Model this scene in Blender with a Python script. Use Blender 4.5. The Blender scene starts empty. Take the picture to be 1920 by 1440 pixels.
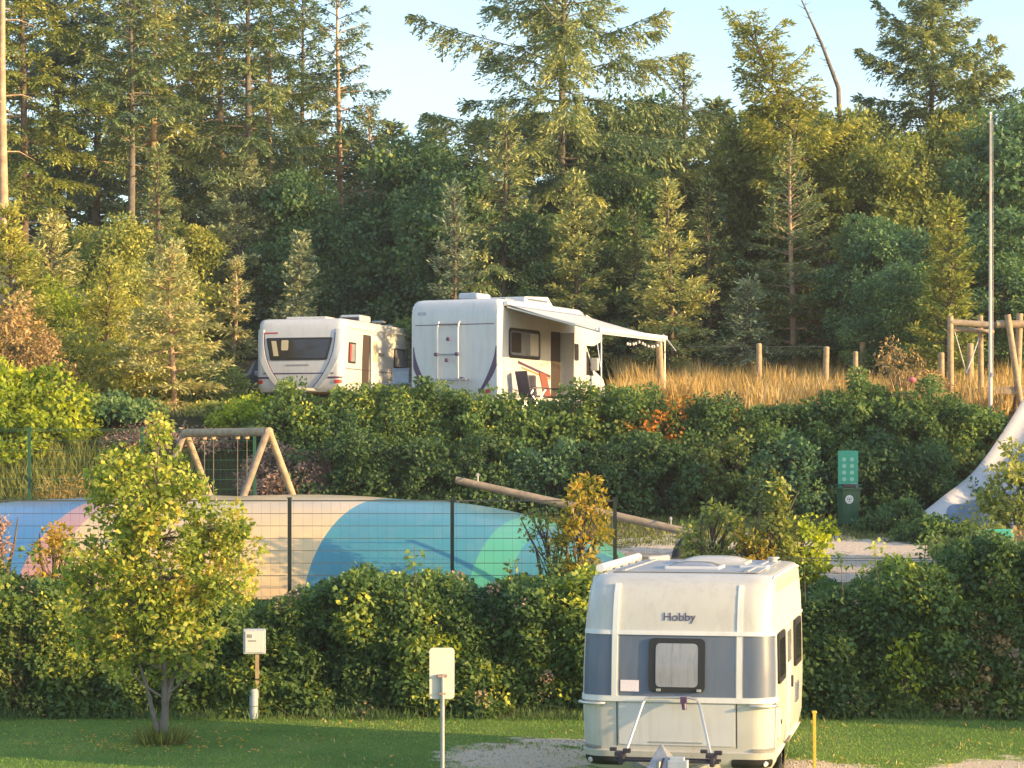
import bpy, math, random
import numpy as np
from mathutils import Vector, Matrix

# ------------------------------------------------------------------ camera, sky, sun
SC = bpy.context.scene
F, HY, EYE = 4300.0, 850.0, 3.9          # focal length in photo pixels, horizon row, eye height
cam_d = bpy.data.cameras.new('camera'); cam = bpy.data.objects.new('camera', cam_d)
SC.collection.objects.link(cam); SC.camera = cam
cam.location = (0, 0, EYE); cam.rotation_euler = (math.radians(90), 0, 0)
cam_d.sensor_width = 36; cam_d.lens = F / 1920 * 36
cam_d.shift_y = (HY - 720) / 1920; cam_d.clip_start = 0.5; cam_d.clip_end = 2000

SUN_EL, SUN_AZ = 11.5, 113.0             # degrees; azimuth clockwise from +Y
W = bpy.data.worlds.new('World'); SC.world = W; W.use_nodes = True
nt = W.node_tree; nt.nodes.clear()
sky = nt.nodes.new('ShaderNodeTexSky'); sky.sky_type = 'NISHITA'; sky.sun_disc = False
sky.sun_elevation = math.radians(SUN_EL); sky.sun_rotation = math.radians(SUN_AZ)
sky.air_density = 1.0; sky.dust_density = 1.0; sky.ozone_density = 1.8
bg = nt.nodes.new('ShaderNodeBackground'); bg.inputs['Strength'].default_value = 0.15
wo = nt.nodes.new('ShaderNodeOutputWorld')
wtc = nt.nodes.new('ShaderNodeTexCoord'); wmp = nt.nodes.new('ShaderNodeMapping'); wmp.inputs['Scale'].default_value = (1.2, 1.2, 5)
wns = nt.nodes.new('ShaderNodeTexNoise'); wns.inputs['Scale'].default_value = 3.5; wns.inputs['Detail'].default_value = 7
wrp = nt.nodes.new('ShaderNodeMapRange'); wrp.inputs[1].default_value = .40; wrp.inputs[2].default_value = .75; wrp.inputs[3].default_value = .06; wrp.inputs[4].default_value = .5
wmx = nt.nodes.new('ShaderNodeMix'); wmx.data_type = 'RGBA'; wmx.inputs[7].default_value = (2.6, 2.85, 3.2, 1)
nt.links.new(wtc.outputs['Generated'], wmp.inputs[0]); nt.links.new(wmp.outputs[0], wns.inputs['Vector']); nt.links.new(wns.outputs['Fac'], wrp.inputs[0])
nt.links.new(wrp.outputs[0], wmx.inputs[0]); nt.links.new(sky.outputs[0], wmx.inputs[6]); nt.links.new(wmx.outputs[2], bg.inputs[0]); nt.links.new(bg.outputs[0], wo.inputs[0])
sun_d = bpy.data.lights.new('sun', 'SUN'); sun_d.energy = 3.4; sun_d.angle = math.radians(0.5)
sun_d.color = (1.0, 0.65, 0.27)
sun = bpy.data.objects.new('sun', sun_d); SC.collection.objects.link(sun)
a, e = math.radians(SUN_AZ), math.radians(SUN_EL)
sdir = Vector((math.sin(a) * math.cos(e), math.cos(a) * math.cos(e), math.sin(e)))
sun.rotation_euler = sdir.to_track_quat('Z', 'Y').to_euler(); sun.location = (30, -10, 20)
SC.view_settings.view_transform = 'Standard'; SC.view_settings.look = 'None'
SC.view_settings.exposure = 1.5; SC.view_settings.gamma = 1
SC.cycles.max_bounces = 6; SC.cycles.transparent_max_bounces = 8
SC.cycles.use_denoising = True

HAZE = 0.0004
SC.cycles.volume_bounces = 0
C = SC.collection

# ------------------------------------------------------------------ helpers
def P(px, py, D):
    return Vector(((px - 960) * D / F, D, EYE - (py - HY) * D / F))
def X(px, D): return (px - 960) * D / F
def Z(py, D): return EYE - (py - HY) * D / F
GY = [-80, 33.9, 37, 41, 46, 50, 52.5, 57, 60, 63, 75, 90, 120, 500]
GH = [0, 0, 1.25, 1.6, 1.95, 2.3, 2.45, 4.8, 5.0, 5.05, 6.15, 7.4, 9.0, 14]
GL = [0, 0, 1.25, 1.6, 1.95, 2.3, 2.45, 4.8, 5.0, 5.02, 5.55, 7.1, 9.0, 14]
def GZ(x, y):
    k = np.clip((np.asarray(x, float) - 0.0) / 3.5, 0, 1)
    return np.interp(y, GY, GL) * (1 - k) + np.interp(y, GY, GH) * k

def link(o, parent=None):
    C.objects.link(o)
    if parent is not None: o.parent = parent
    return o
def thing(name, label, cat, loc=(0, 0, 0), rz=0, group=None):
    o = bpy.data.objects.new(name, None); link(o)
    o.location = loc; o.rotation_euler = (0, 0, rz); o.empty_display_size = .2
    o['label'] = label; o['category'] = cat
    if group: o['group'] = group
    return o
def tag(o, label, cat, group=None):
    o['label'] = label; o['category'] = cat
    if group: o['group'] = group
    return o
def copy_tree(o, parent=None):
    c = o.copy(); link(c, parent)
    for ch in list(o.children):
        copy_tree(ch, c)
    return c

def add_streaks(m, dark, amt=.5, sc=(9, 9, .8)):
    n = m.node_tree; b = n.nodes['Principled BSDF']; tc = n.nodes.new('ShaderNodeTexCoord'); mp = n.nodes.new('ShaderNodeMapping'); mp.inputs['Scale'].default_value = sc
    ns = n.nodes.new('ShaderNodeTexNoise'); ns.inputs['Scale'].default_value = 1.0; ns.inputs['Detail'].default_value = 8; ns.inputs['Roughness'].default_value = .7
    rp = n.nodes.new('ShaderNodeMapRange'); rp.inputs[1].default_value = .48; rp.inputs[2].default_value = .78; rp.inputs[4].default_value = amt
    mx = n.nodes.new('ShaderNodeMix'); mx.data_type = 'RGBA'; mx.inputs[7].default_value = (*dark, 1)
    n.links.new(tc.outputs['Object'], mp.inputs[0]); n.links.new(mp.outputs[0], ns.inputs['Vector']); n.links.new(ns.outputs['Fac'], rp.inputs[0]); n.links.new(rp.outputs[0], mx.inputs[0])
    src = b.inputs['Base Color'].links
    if src: n.links.new(src[0].from_socket, mx.inputs[6])
    else: mx.inputs[6].default_value = b.inputs['Base Color'].default_value
    n.links.new(mx.outputs[2], b.inputs['Base Color'])

class MB:
    def __init__(s): s.v = []; s.f = []; s.sm = []
    def add(s, vs, fs, smooth=False):
        b = len(s.v); s.v += [tuple(p) for p in vs]; s.f += [tuple(i + b for i in f) for f in fs]; s.sm += [smooth] * len(fs)
        return s
    def box(s, c, d, rz=0, M=None):
        x, y, z = d[0] / 2, d[1] / 2, d[2] / 2
        R = M if M is not None else Matrix.Rotation(rz, 3, 'Z')
        vs = [Vector(c) + R @ Vector((sx * x, sy * y, sz * z)) for sx in (-1, 1) for sy in (-1, 1) for sz in (-1, 1)]
        return s.add(vs, [(0, 1, 3, 2), (4, 6, 7, 5), (0, 4, 5, 1), (2, 3, 7, 6), (0, 2, 6, 4), (1, 5, 7, 3)])
    def bar(s, a, b, w, h=None):
        a, b = Vector(a), Vector(b); h = h or w; d = b - a
        R = d.to_track_quat('Y', 'Z').to_matrix()
        return s.box((a + b) / 2, (w, d.length, h), M=R)
    def tube(s, pts, r, n=8, cap=True):
        pts = [Vector(p) for p in pts]; m = len(pts)
        rr = r if hasattr(r, '__len__') else [r] * m
        vs = []; fs = []
        for i, p in enumerate(pts):
            t = (pts[min(i + 1, m - 1)] - pts[max(i - 1, 0)]).normalized()
            u = t.cross(Vector((0.31, 0.87, 0.12)) if abs(t.z) > .5 else Vector((0, 0, 1))).normalized(); w = t.cross(u)
            for k in range(n):
                q = 2 * math.pi * k / n
                vs.append(p + (u * math.cos(q) + w * math.sin(q)) * rr[i])
        for i in range(m - 1):
            for k in range(n):
                fs.append((i * n + k, i * n + (k + 1) % n, (i + 1) * n + (k + 1) % n, (i + 1) * n + k))
        s.add(vs, fs, True)
        if cap:
            s.add(vs[:n], [tuple(range(n))[::-1]]); s.add(vs[-n:], [tuple(range(n))])
        return s
    def grid(s, G, smooth=True, closed=False):
        m, n = len(G), len(G[0]); vs = [p for row in G for p in row]; fs = []
        for i in range(m - 1):
            for k in range(n if closed else n - 1):
                fs.append((i * n + k, i * n + (k + 1) % n, (i + 1) * n + (k + 1) % n, (i + 1) * n + k))
        return s.add(vs, fs, smooth)
    def disc(s, c, r, nrm, t=.01, n=20, r2=None):
        c = Vector(c); nrm = Vector(nrm).normalized()
        return s.tube([c - nrm * t / 2, c + nrm * t / 2], [r, r2 or r], n)
    def build(s, name, mat, parent=None, bevel=0, loc=None):
        me = bpy.data.meshes.new(name); me.from_pydata(s.v, [], s.f); me.materials.append(mat)
        me.polygons.foreach_set('use_smooth', s.sm); me.update()
        o = bpy.data.objects.new(name, me); link(o, parent)
        if loc is not None: o.location = loc
        if bevel:
            b = o.modifiers.new('bevel', 'BEVEL'); b.width = bevel; b.segments = 2; b.limit_method = 'ANGLE'
        return o

def np_mesh(name, V, Fq, mat, parent=None, tint=None):
    """V (n,3), Fq (m,k) faces with k corners"""
    me = bpy.data.meshes.new(name); k = Fq.shape[1]
    me.vertices.add(len(V)); me.vertices.foreach_set('co', V.astype(np.float32).ravel())
    me.loops.add(Fq.size); me.loops.foreach_set('vertex_index', Fq.astype(np.int32).ravel())
    me.polygons.add(len(Fq)); me.polygons.foreach_set('loop_start', np.arange(len(Fq), dtype=np.int32) * k)
    me.update(calc_edges=True); me.materials.append(mat)
    if tint is not None:
        at = me.attributes.new('tint', 'FLOAT', 'FACE'); at.data.foreach_set('value', tint.astype(np.float32))
    o = bpy.data.objects.new(name, me); link(o, parent)
    return o

def unit(A): return A / (np.linalg.norm(A, axis=-1, keepdims=True) + 1e-9)
def leaf_geo(Pb, D, N, L, Wd):
    D = unit(D); S = unit(np.cross(D, N)); N2 = np.cross(S, D)
    L = np.asarray(L).reshape(-1, 1) * np.ones((len(Pb), 1)); Wd = np.asarray(Wd).reshape(-1, 1) * np.ones((len(Pb), 1))
    mid = Pb + D * L * .5 + N2 * L * .08
    V = np.stack([Pb, mid + S * Wd / 2, Pb + D * L, mid - S * Wd / 2], 1).reshape(-1, 3)
    Fq = np.arange(len(Pb) * 4).reshape(-1, 4)
    return V, Fq

class Leaves:
    def __init__(s): s.a = []
    def add(s, Pb, D, N, L, Wd, tint):
        n = len(Pb)
        s.a.append((Pb, D, N, np.ones(n) * L, np.ones(n) * Wd, np.ones(n) * tint))
    def build(s, name, mat, parent=None):
        c = [np.concatenate([t[i] for t in s.a]) for i in range(6)]
        V, Fq = leaf_geo(*c[:5])
        return np_mesh(name, V, Fq, mat, parent, np.clip(c[5], 0, 1))

# ------------------------------------------------------------------ materials
def newmat(name):
    m = bpy.data.materials.new(name); m.use_nodes = True
    n = m.node_tree; return m, n, n.nodes['Principled BSDF']
def mat(name, col, rough=.5, metal=0, noise=0, scale=8, bump=0, spec=.5, coat=0, trans=0):
    m, n, b = newmat(name)
    b.inputs['Base Color'].default_value = (*col, 1); b.inputs['Roughness'].default_value = rough
    b.inputs['Metallic'].default_value = metal; b.inputs['Specular IOR Level'].default_value = spec
    b.inputs['Coat Weight'].default_value = coat
    if trans: b.inputs['Transmission Weight'].default_value = trans
    if noise or bump:
        tc = n.nodes.new('ShaderNodeTexCoord'); ns = n.nodes.new('ShaderNodeTexNoise')
        ns.inputs['Scale'].default_value = scale; ns.inputs['Detail'].default_value = 6
        n.links.new(tc.outputs['Object'], ns.inputs['Vector'])
        if noise:
            r = n.nodes.new('ShaderNodeValToRGB')
            r.color_ramp.elements[0].position = .3; r.color_ramp.elements[1].position = .7
            r.color_ramp.elements[0].color = (*[max(0, c * (1 - noise)) for c in col], 1)
            r.color_ramp.elements[1].color = (*[min(1, c * (1 + noise * .5)) for c in col], 1)
            n.links.new(ns.outputs['Fac'], r.inputs[0]); n.links.new(r.outputs[0], b.inputs['Base Color'])
        if bump:
            bp = n.nodes.new('ShaderNodeBump'); bp.inputs['Strength'].default_value = bump; bp.inputs['Distance'].default_value = .02
            n.links.new(ns.outputs['Fac'], bp.inputs['Height']); n.links.new(bp.outputs[0], b.inputs['Normal'])
    return m
def leafmat(name, cols, transl=.35, rough=.55, var=.25, gain=1.3):
    """cols: list of (pos, rgb) over the per-leaf tint"""
    m, n, b = newmat(name); N = n.nodes; Lk = n.links
    at = N.new('ShaderNodeAttribute'); at.attribute_name = 'tint'
    tc = N.new('ShaderNodeTexCoord'); ns = N.new('ShaderNodeTexNoise'); ns.inputs['Scale'].default_value = 1.1; ns.inputs['Detail'].default_value = 3
    Lk.new(tc.outputs['Object'], ns.inputs['Vector'])
    ad = N.new('ShaderNodeMath'); ad.operation = 'MULTIPLY_ADD'; ad.inputs[1].default_value = var * 2; ad.inputs[2].default_value = -var
    Lk.new(ns.outputs['Fac'], ad.inputs[0])
    a2 = N.new('ShaderNodeMath'); a2.operation = 'ADD'; Lk.new(at.outputs['Fac'], a2.inputs[0]); Lk.new(ad.outputs[0], a2.inputs[1])
    r = N.new('ShaderNodeValToRGB'); el = r.color_ramp.elements
    while len(el) < len(cols): el.new(.5)
    for i, (p, c) in enumerate(cols): el[i].position = p; el[i].color = (*[min(.75, k * gain * 1.4) for k in c], 1)
    Lk.new(a2.outputs[0], r.inputs[0]); Lk.new(r.outputs[0], b.inputs['Base Color'])
    b.inputs['Roughness'].default_value = rough; b.inputs['Specular IOR Level'].default_value = .35
    t = N.new('ShaderNodeBsdfTranslucent'); mx = N.new('ShaderNodeMixShader'); mx.inputs[0].default_value = transl
    hs = N.new('ShaderNodeHueSaturation'); hs.inputs['Saturation'].default_value = 1.15; hs.inputs['Value'].default_value = 1.3
    Lk.new(r.outputs[0], hs.inputs['Color']); Lk.new(hs.outputs[0], t.inputs[0])
    Lk.new(b.outputs[0], mx.inputs[1]); Lk.new(t.outputs[0], mx.inputs[2])
    Lk.new(mx.outputs[0], N['Material Output'].inputs[0])
    return m

M = dict(
    white=mat('white_gelcoat', (.62, .63, .65), .35, noise=.05, scale=3, coat=.2),
    white2=mat('off_white_panel', (.60, .61, .62), .4, noise=.06, scale=2),
    polew=mat('pole_paint', (.75, .62, .54), .5),
    trim=mat('cream_trim', (.70, .70, .69), .4),
    greyband=mat('grey_band', (.115, .145, .21), .38, coat=.1, spec=.35, noise=.05, scale=2),
    hamm=mat('hammered_side', (.60, .58, .55), .45, bump=.3, scale=60),
    black=mat('black_rubber', (.02, .02, .022), .5),
    tyre=mat('tyre_rubber', (.03, .03, .03), .8, bump=.3, scale=30),
    glass=mat('tinted_glass', (.03, .03, .035), .08, spec=.7),
    blind=mat('pale_blind_behind_glass', (.30, .31, .35), .15, spec=.6, noise=.15, scale=2),
    alu=mat('aluminium', (.62, .61, .58), .35, metal=.7),
    galv=mat('galvanised_steel', (.40, .40, .41), .45, metal=.6, noise=.15, scale=10),
    dark=mat('dark_plastic', (.035, .03, .045), .5),
    purple=mat('purple_decal', (.09, .05, .12), .4),
    cream=mat('cream_gelcoat', (.56, .545, .50), .35, noise=.06, scale=3, coat=.2),
    rust=mat('rusty_clamp', (.34, .22, .19), .7, noise=.3, scale=40),
    roofshade=mat('roof_shade_grey', (.36, .38, .41), .5, noise=.15, scale=3),  # grey stands in for the roof catching less of the low sun
    faded=mat('faded_lettering', (.10, .07, .12), .6),
    red=mat('red_decal', (.45, .06, .05), .45),
    orange=mat('orange_plastic', (.65, .2, .05), .5),
    paper=mat('pink_paper', (.85, .74, .78), .7, noise=.1, scale=30),
    wood=mat('weathered_pale_wood', (.42, .31, .19), .8, noise=.3, scale=9, bump=.3),
    woodg=mat('grey_wood', (.30, .24, .18), .85, noise=.3, scale=9, bump=.3),
    bark=mat('bark', (.13, .10, .075), .9, noise=.45, scale=7, bump=.6),
    barkl=mat('pale_pine_bark', (.52, .35, .23), .85, noise=.35, scale=4, bump=.5),
    barkg=mat('grey_bark', (.17, .15, .125), .9, noise=.35, scale=8, bump=.5),
    fence=mat('dark_green_steel', (.012, .02, .018), .45),
    fenceg=mat('green_steel', (.02, .09, .05), .5),
    wire=mat('thin_fence_wire', (.07, .08, .08), .5),
    signg=mat('sea_green_board', (.05, .36, .24), .45, noise=.08, scale=8),
    signl=mat('pale_green_print', (.28, .58, .42), .5),
    bin=mat('dark_green_bin', (.03, .10, .05), .5, noise=.15, scale=6),
    wprint=mat('white_print', (.7, .72, .7), .5),
    signw=mat('cream_sign_back', (.62, .60, .54), .45, noise=.07, scale=12),
    cabinet=mat('pale_cabinet', (.42, .48, .56), .4, noise=.1, scale=8),
    yellow=mat('yellow_paint', (.60, .42, .05), .6, noise=.15, scale=20),
    fabric=mat('awning_fabric', (.55, .56, .58), .8, noise=.06, scale=4),
    slide=mat('grey_white_slide', (.50, .49, .48), .3, noise=.12, scale=3, coat=.2),
    slideb=mat('blue_slide_stripe', (.08, .15, .27), .3, noise=.15, scale=3, coat=.2),
    chair=mat('dark_chair_cloth', (.06, .05, .08), .8),
    carb=mat('blue_grey_car_paint', (.16, .20, .25), .3, coat=.5),
    lamp=mat('clear_lamp_lens', (.75, .75, .78), .1, spec=.8),
    teal=mat('teal_plastic', (.05, .38, .30), .5),
    interior=mat('dim_interior', (.05, .035, .03), .9),
    curtain=mat('pale_curtain', (.62, .52, .35), .9),
)
add_streaks(M['white'], (.40, .38, .33), .45); add_streaks(M['cream'], (.34, .31, .25), .5); add_streaks(M['white2'], (.40, .37, .32), .45); add_streaks(M['trim'], (.45, .42, .36), .4)
add_streaks(M['hamm'], (.42, .38, .30), .35); add_streaks(M['greyband'], (.20, .21, .24), .5); add_streaks(M['signw'], (.42, .44, .38), .4); add_streaks(M['cabinet'], (.30, .32, .32), .5)
add_streaks(M['blind'], (.10, .11, .14), .8, (14, 14, 1.2)); add_streaks(M['slide'], (.24, .25, .24), .6, (3, 3, 3)); add_streaks(M['bin'], (.015, .03, .02), .6)
LM = dict(
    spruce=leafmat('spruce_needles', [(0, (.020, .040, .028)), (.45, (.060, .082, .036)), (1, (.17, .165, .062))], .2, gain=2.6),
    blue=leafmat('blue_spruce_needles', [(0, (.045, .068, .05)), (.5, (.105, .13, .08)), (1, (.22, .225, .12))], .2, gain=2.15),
    pine=leafmat('pine_needles', [(0, (.04, .06, .02)), (.5, (.10, .12, .03)), (1, (.21, .20, .05))], .25, gain=1.9),
    pale=leafmat('pale_olive_needles', [(0, (.06, .075, .035)), (.5, (.135, .145, .065)), (1, (.26, .235, .10))], .2, gain=2.0),
    brown=leafmat('browning_needles', [(0, (.06, .05, .025)), (.5, (.15, .11, .05)), (1, (.28, .18, .08))], .25, gain=1.8),
    dark=leafmat('dark_broad_leaves', [(0, (.018, .042, .026)), (.5, (.042, .078, .033)), (1, (.10, .13, .035))], .3, gain=2.15),
    green=leafmat('rose_hedge_leaves', [(0, (.020, .042, .017)), (.55, (.055, .092, .027)), (.85, (.115, .145, .035)), (1, (.27, .27, .04))], .35, gain=1.75),
    olive=leafmat('olive_leaves', [(0, (.04, .06, .02)), (.5, (.11, .13, .035)), (1, (.24, .22, .05))], .35, gain=1.7),
    lime=leafmat('yellow_green_leaves', [(0, (.05, .085, .012)), (.5, (.17, .21, .025)), (1, (.40, .38, .05))], .45, gain=1.45),
    yng=leafmat('young_tree_leaves', [(0, (.07, .11, .02)), (.5, (.20, .25, .045)), (.8, (.36, .36, .07)), (1, (.46, .34, .09))], .4, gain=1.12),
    autumn=leafmat('autumn_leaves', [(0, (.09, .10, .02)), (.35, (.23, .18, .03)), (.7, (.38, .19, .05)), (1, (.5, .22, .07))], .45, gain=1.45),
    orange=leafmat('orange_flowers', [(0, (.10, .10, .02)), (.5, (.45, .13, .03)), (1, (.75, .20, .04))], .35, gain=1.3),
    straw=leafmat('dry_grass', [(0, (.22, .15, .05)), (.5, (.42, .29, .10)), (1, (.60, .46, .24))], .35, var=.35, gain=.92),
    rough=leafmat('rough_grass', [(0, (.05, .065, .018)), (.6, (.12, .13, .035)), (1, (.36, .28, .12))], .35, gain=1.5),
    lawn=leafmat('lawn_blades', [(0, (.028, .065, .012)), (.6, (.060, .105, .020)), (1, (.14, .15, .045))], .3, var=.35, gain=2.4),
    pink=leafmat('pinkish_seed_heads', [(0, (.10, .07, .05)), (.6, (.20, .14, .11)), (1, (.30, .20, .17))], .3, gain=1.6),
)

# ------------------------------------------------------------------ ground, in strips that share their edges
def ground_mat(name, layers, scale=.6, patches=None, bump=.6):
    """layers: ramp colours over noise; patches: list of (x, y, rx, ry, colour) bare spots with ragged edges"""
    m, n, b = newmat(name); N = n.nodes; Lk = n.links
    geo = N.new('ShaderNodeNewGeometry')
    ns = N.new('ShaderNodeTexNoise'); ns.inputs['Scale'].default_value = scale; ns.inputs['Detail'].default_value = 9; ns.inputs['Roughness'].default_value = .65
    Lk.new(geo.outputs['Position'], ns.inputs['Vector'])
    r = N.new('ShaderNodeValToRGB'); el = r.color_ramp.elements
    while len(el) < len(layers): el.new(.5)
    for i, (p, c) in enumerate(layers): el[i].position = p; el[i].color = (*c, 1)
    Lk.new(ns.outputs['Fac'], r.inputs[0]); col = r.outputs[0]
    n2 = N.new('ShaderNodeTexNoise'); n2.inputs['Scale'].default_value = 1.6; n2.inputs['Detail'].default_value = 7; n2.inputs['Roughness'].default_value = .7
    Lk.new(geo.outputs['Position'], n2.inputs['Vector'])
    n3 = N.new('ShaderNodeTexNoise'); n3.inputs['Scale'].default_value = 25; n3.inputs['Detail'].default_value = 4
    Lk.new(geo.outputs['Position'], n3.inputs['Vector'])
    for (x, y, rx, ry, c) in patches or ():
        mp = N.new('ShaderNodeVectorMath'); mp.operation = 'SUBTRACT'; mp.inputs[1].default_value = (x, y, 0); Lk.new(geo.outputs['Position'], mp.inputs[0])
        ms = N.new('ShaderNodeVectorMath'); ms.operation = 'MULTIPLY'; ms.inputs[1].default_value = (1 / rx, 1 / ry, 0); Lk.new(mp.outputs[0], ms.inputs[0])
        ln = N.new('ShaderNodeVectorMath'); ln.operation = 'LENGTH'; Lk.new(ms.outputs[0], ln.inputs[0])
        ad = N.new('ShaderNodeMath'); ad.operation = 'MULTIPLY_ADD'; ad.inputs[1].default_value = 3.2; Lk.new(n2.outputs['Fac'], ad.inputs[0]); Lk.new(ln.outputs['Value'], ad.inputs[2])
        rp = N.new('ShaderNodeValToRGB'); rp.color_ramp.elements[0].position = .0; rp.color_ramp.elements[1].position = .12
        sb = N.new('ShaderNodeMath'); sb.operation = 'SUBTRACT'; sb.inputs[1].default_value = 2.62; Lk.new(ad.outputs[0], sb.inputs[0]); Lk.new(sb.outputs[0], rp.inputs[0])
        cr = N.new('ShaderNodeValToRGB'); cr.color_ramp.elements[0].position = .35; cr.color_ramp.elements[1].position = .65
        cr.color_ramp.elements[0].color = (*[k * .7 for k in c], 1); cr.color_ramp.elements[1].color = (*c, 1); Lk.new(n3.outputs['Fac'], cr.inputs[0])
        mx = N.new('ShaderNodeMix'); mx.data_type = 'RGBA'; Lk.new(rp.outputs[0], mx.inputs[0]); Lk.new(cr.outputs[0], mx.inputs[6]); Lk.new(col, mx.inputs[7])
        col = mx.outputs[2]
    Lk.new(col, b.inputs['Base Color']); b.inputs['Roughness'].default_value = .95; b.inputs['Specular IOR Level'].default_value = .1
    bp = N.new('ShaderNodeBump'); bp.inputs['Strength'].default_value = bump; bp.inputs['Distance'].default_value = .05
    Lk.new(n3.outputs['Fac'], bp.inputs['Height']); Lk.new(bp.outputs[0], b.inputs['Normal'])
    return m

SAND = (.74, .59, .43)
PATCH = [(X(975, 29.6), 29.4, 1.0, 1.5, SAND), (X(1900, 28.7), 28.3, 1.1, .9, SAND), (X(1050, 31), 31.0, .7, .35, SAND), (X(1500, 29), 28.6, .7, .6, SAND)]
def strip(name, y0, y1, m, nx=90, ny=12, far=False):
    xs = np.concatenate([[-400, -200, -100, -60], np.linspace(-40, 40, nx), [60, 100, 200, 400]])
    ys = sorted(set([y0, y1] + [g for g in GY if y0 < g < y1] + list(np.linspace(y0, y1, ny))))
    G = [[(x, y, float(GZ(x, y))) for x in xs] for y in ys]
    o = MB().grid(G).build(name, m); o['kind'] = 'structure'
    return o
strip('lawn', -80, 33.9, ground_mat('mown_grass', [(.3, (.09, .16, .04)), (.55, (.15, .22, .05)), (.8, (.28, .28, .10))], .8, PATCH), ny=30)
strip('play_area_ground', 33.9, 52.5, ground_mat('worn_play_ground', [(.3, (.07, .075, .03)), (.5, (.12, .11, .05)), (.7, (.19, .15, .09))], .5,
      [(X(1600, 45), 45.3, 6.2, 2.8, (.78, .64, .50)), (X(1230, 44), 43, 4.6, 2.6, (.52, .42, .33)), (X(1900, 44), 43, 5, 2.5, (.6, .5, .4))]), ny=30)
strip('bank', 52.5, 60, ground_mat('dark_bank_soil', [(.3, (.03, .035, .015)), (.6, (.07, .07, .03)), (.8, (.14, .11, .05))], .7), ny=14)
strip('meadow', 60, 80, ground_mat('dry_meadow', [(.3, (.16, .12, .05)), (.6, (.26, .19, .08)), (.8, (.12, .12, .04))], .5), ny=14)
strip('forest_floor', 80, 500, ground_mat('needle_litter', [(.3, (.04, .03, .02)), (.7, (.09, .065, .04))], .4), ny=20)

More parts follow.
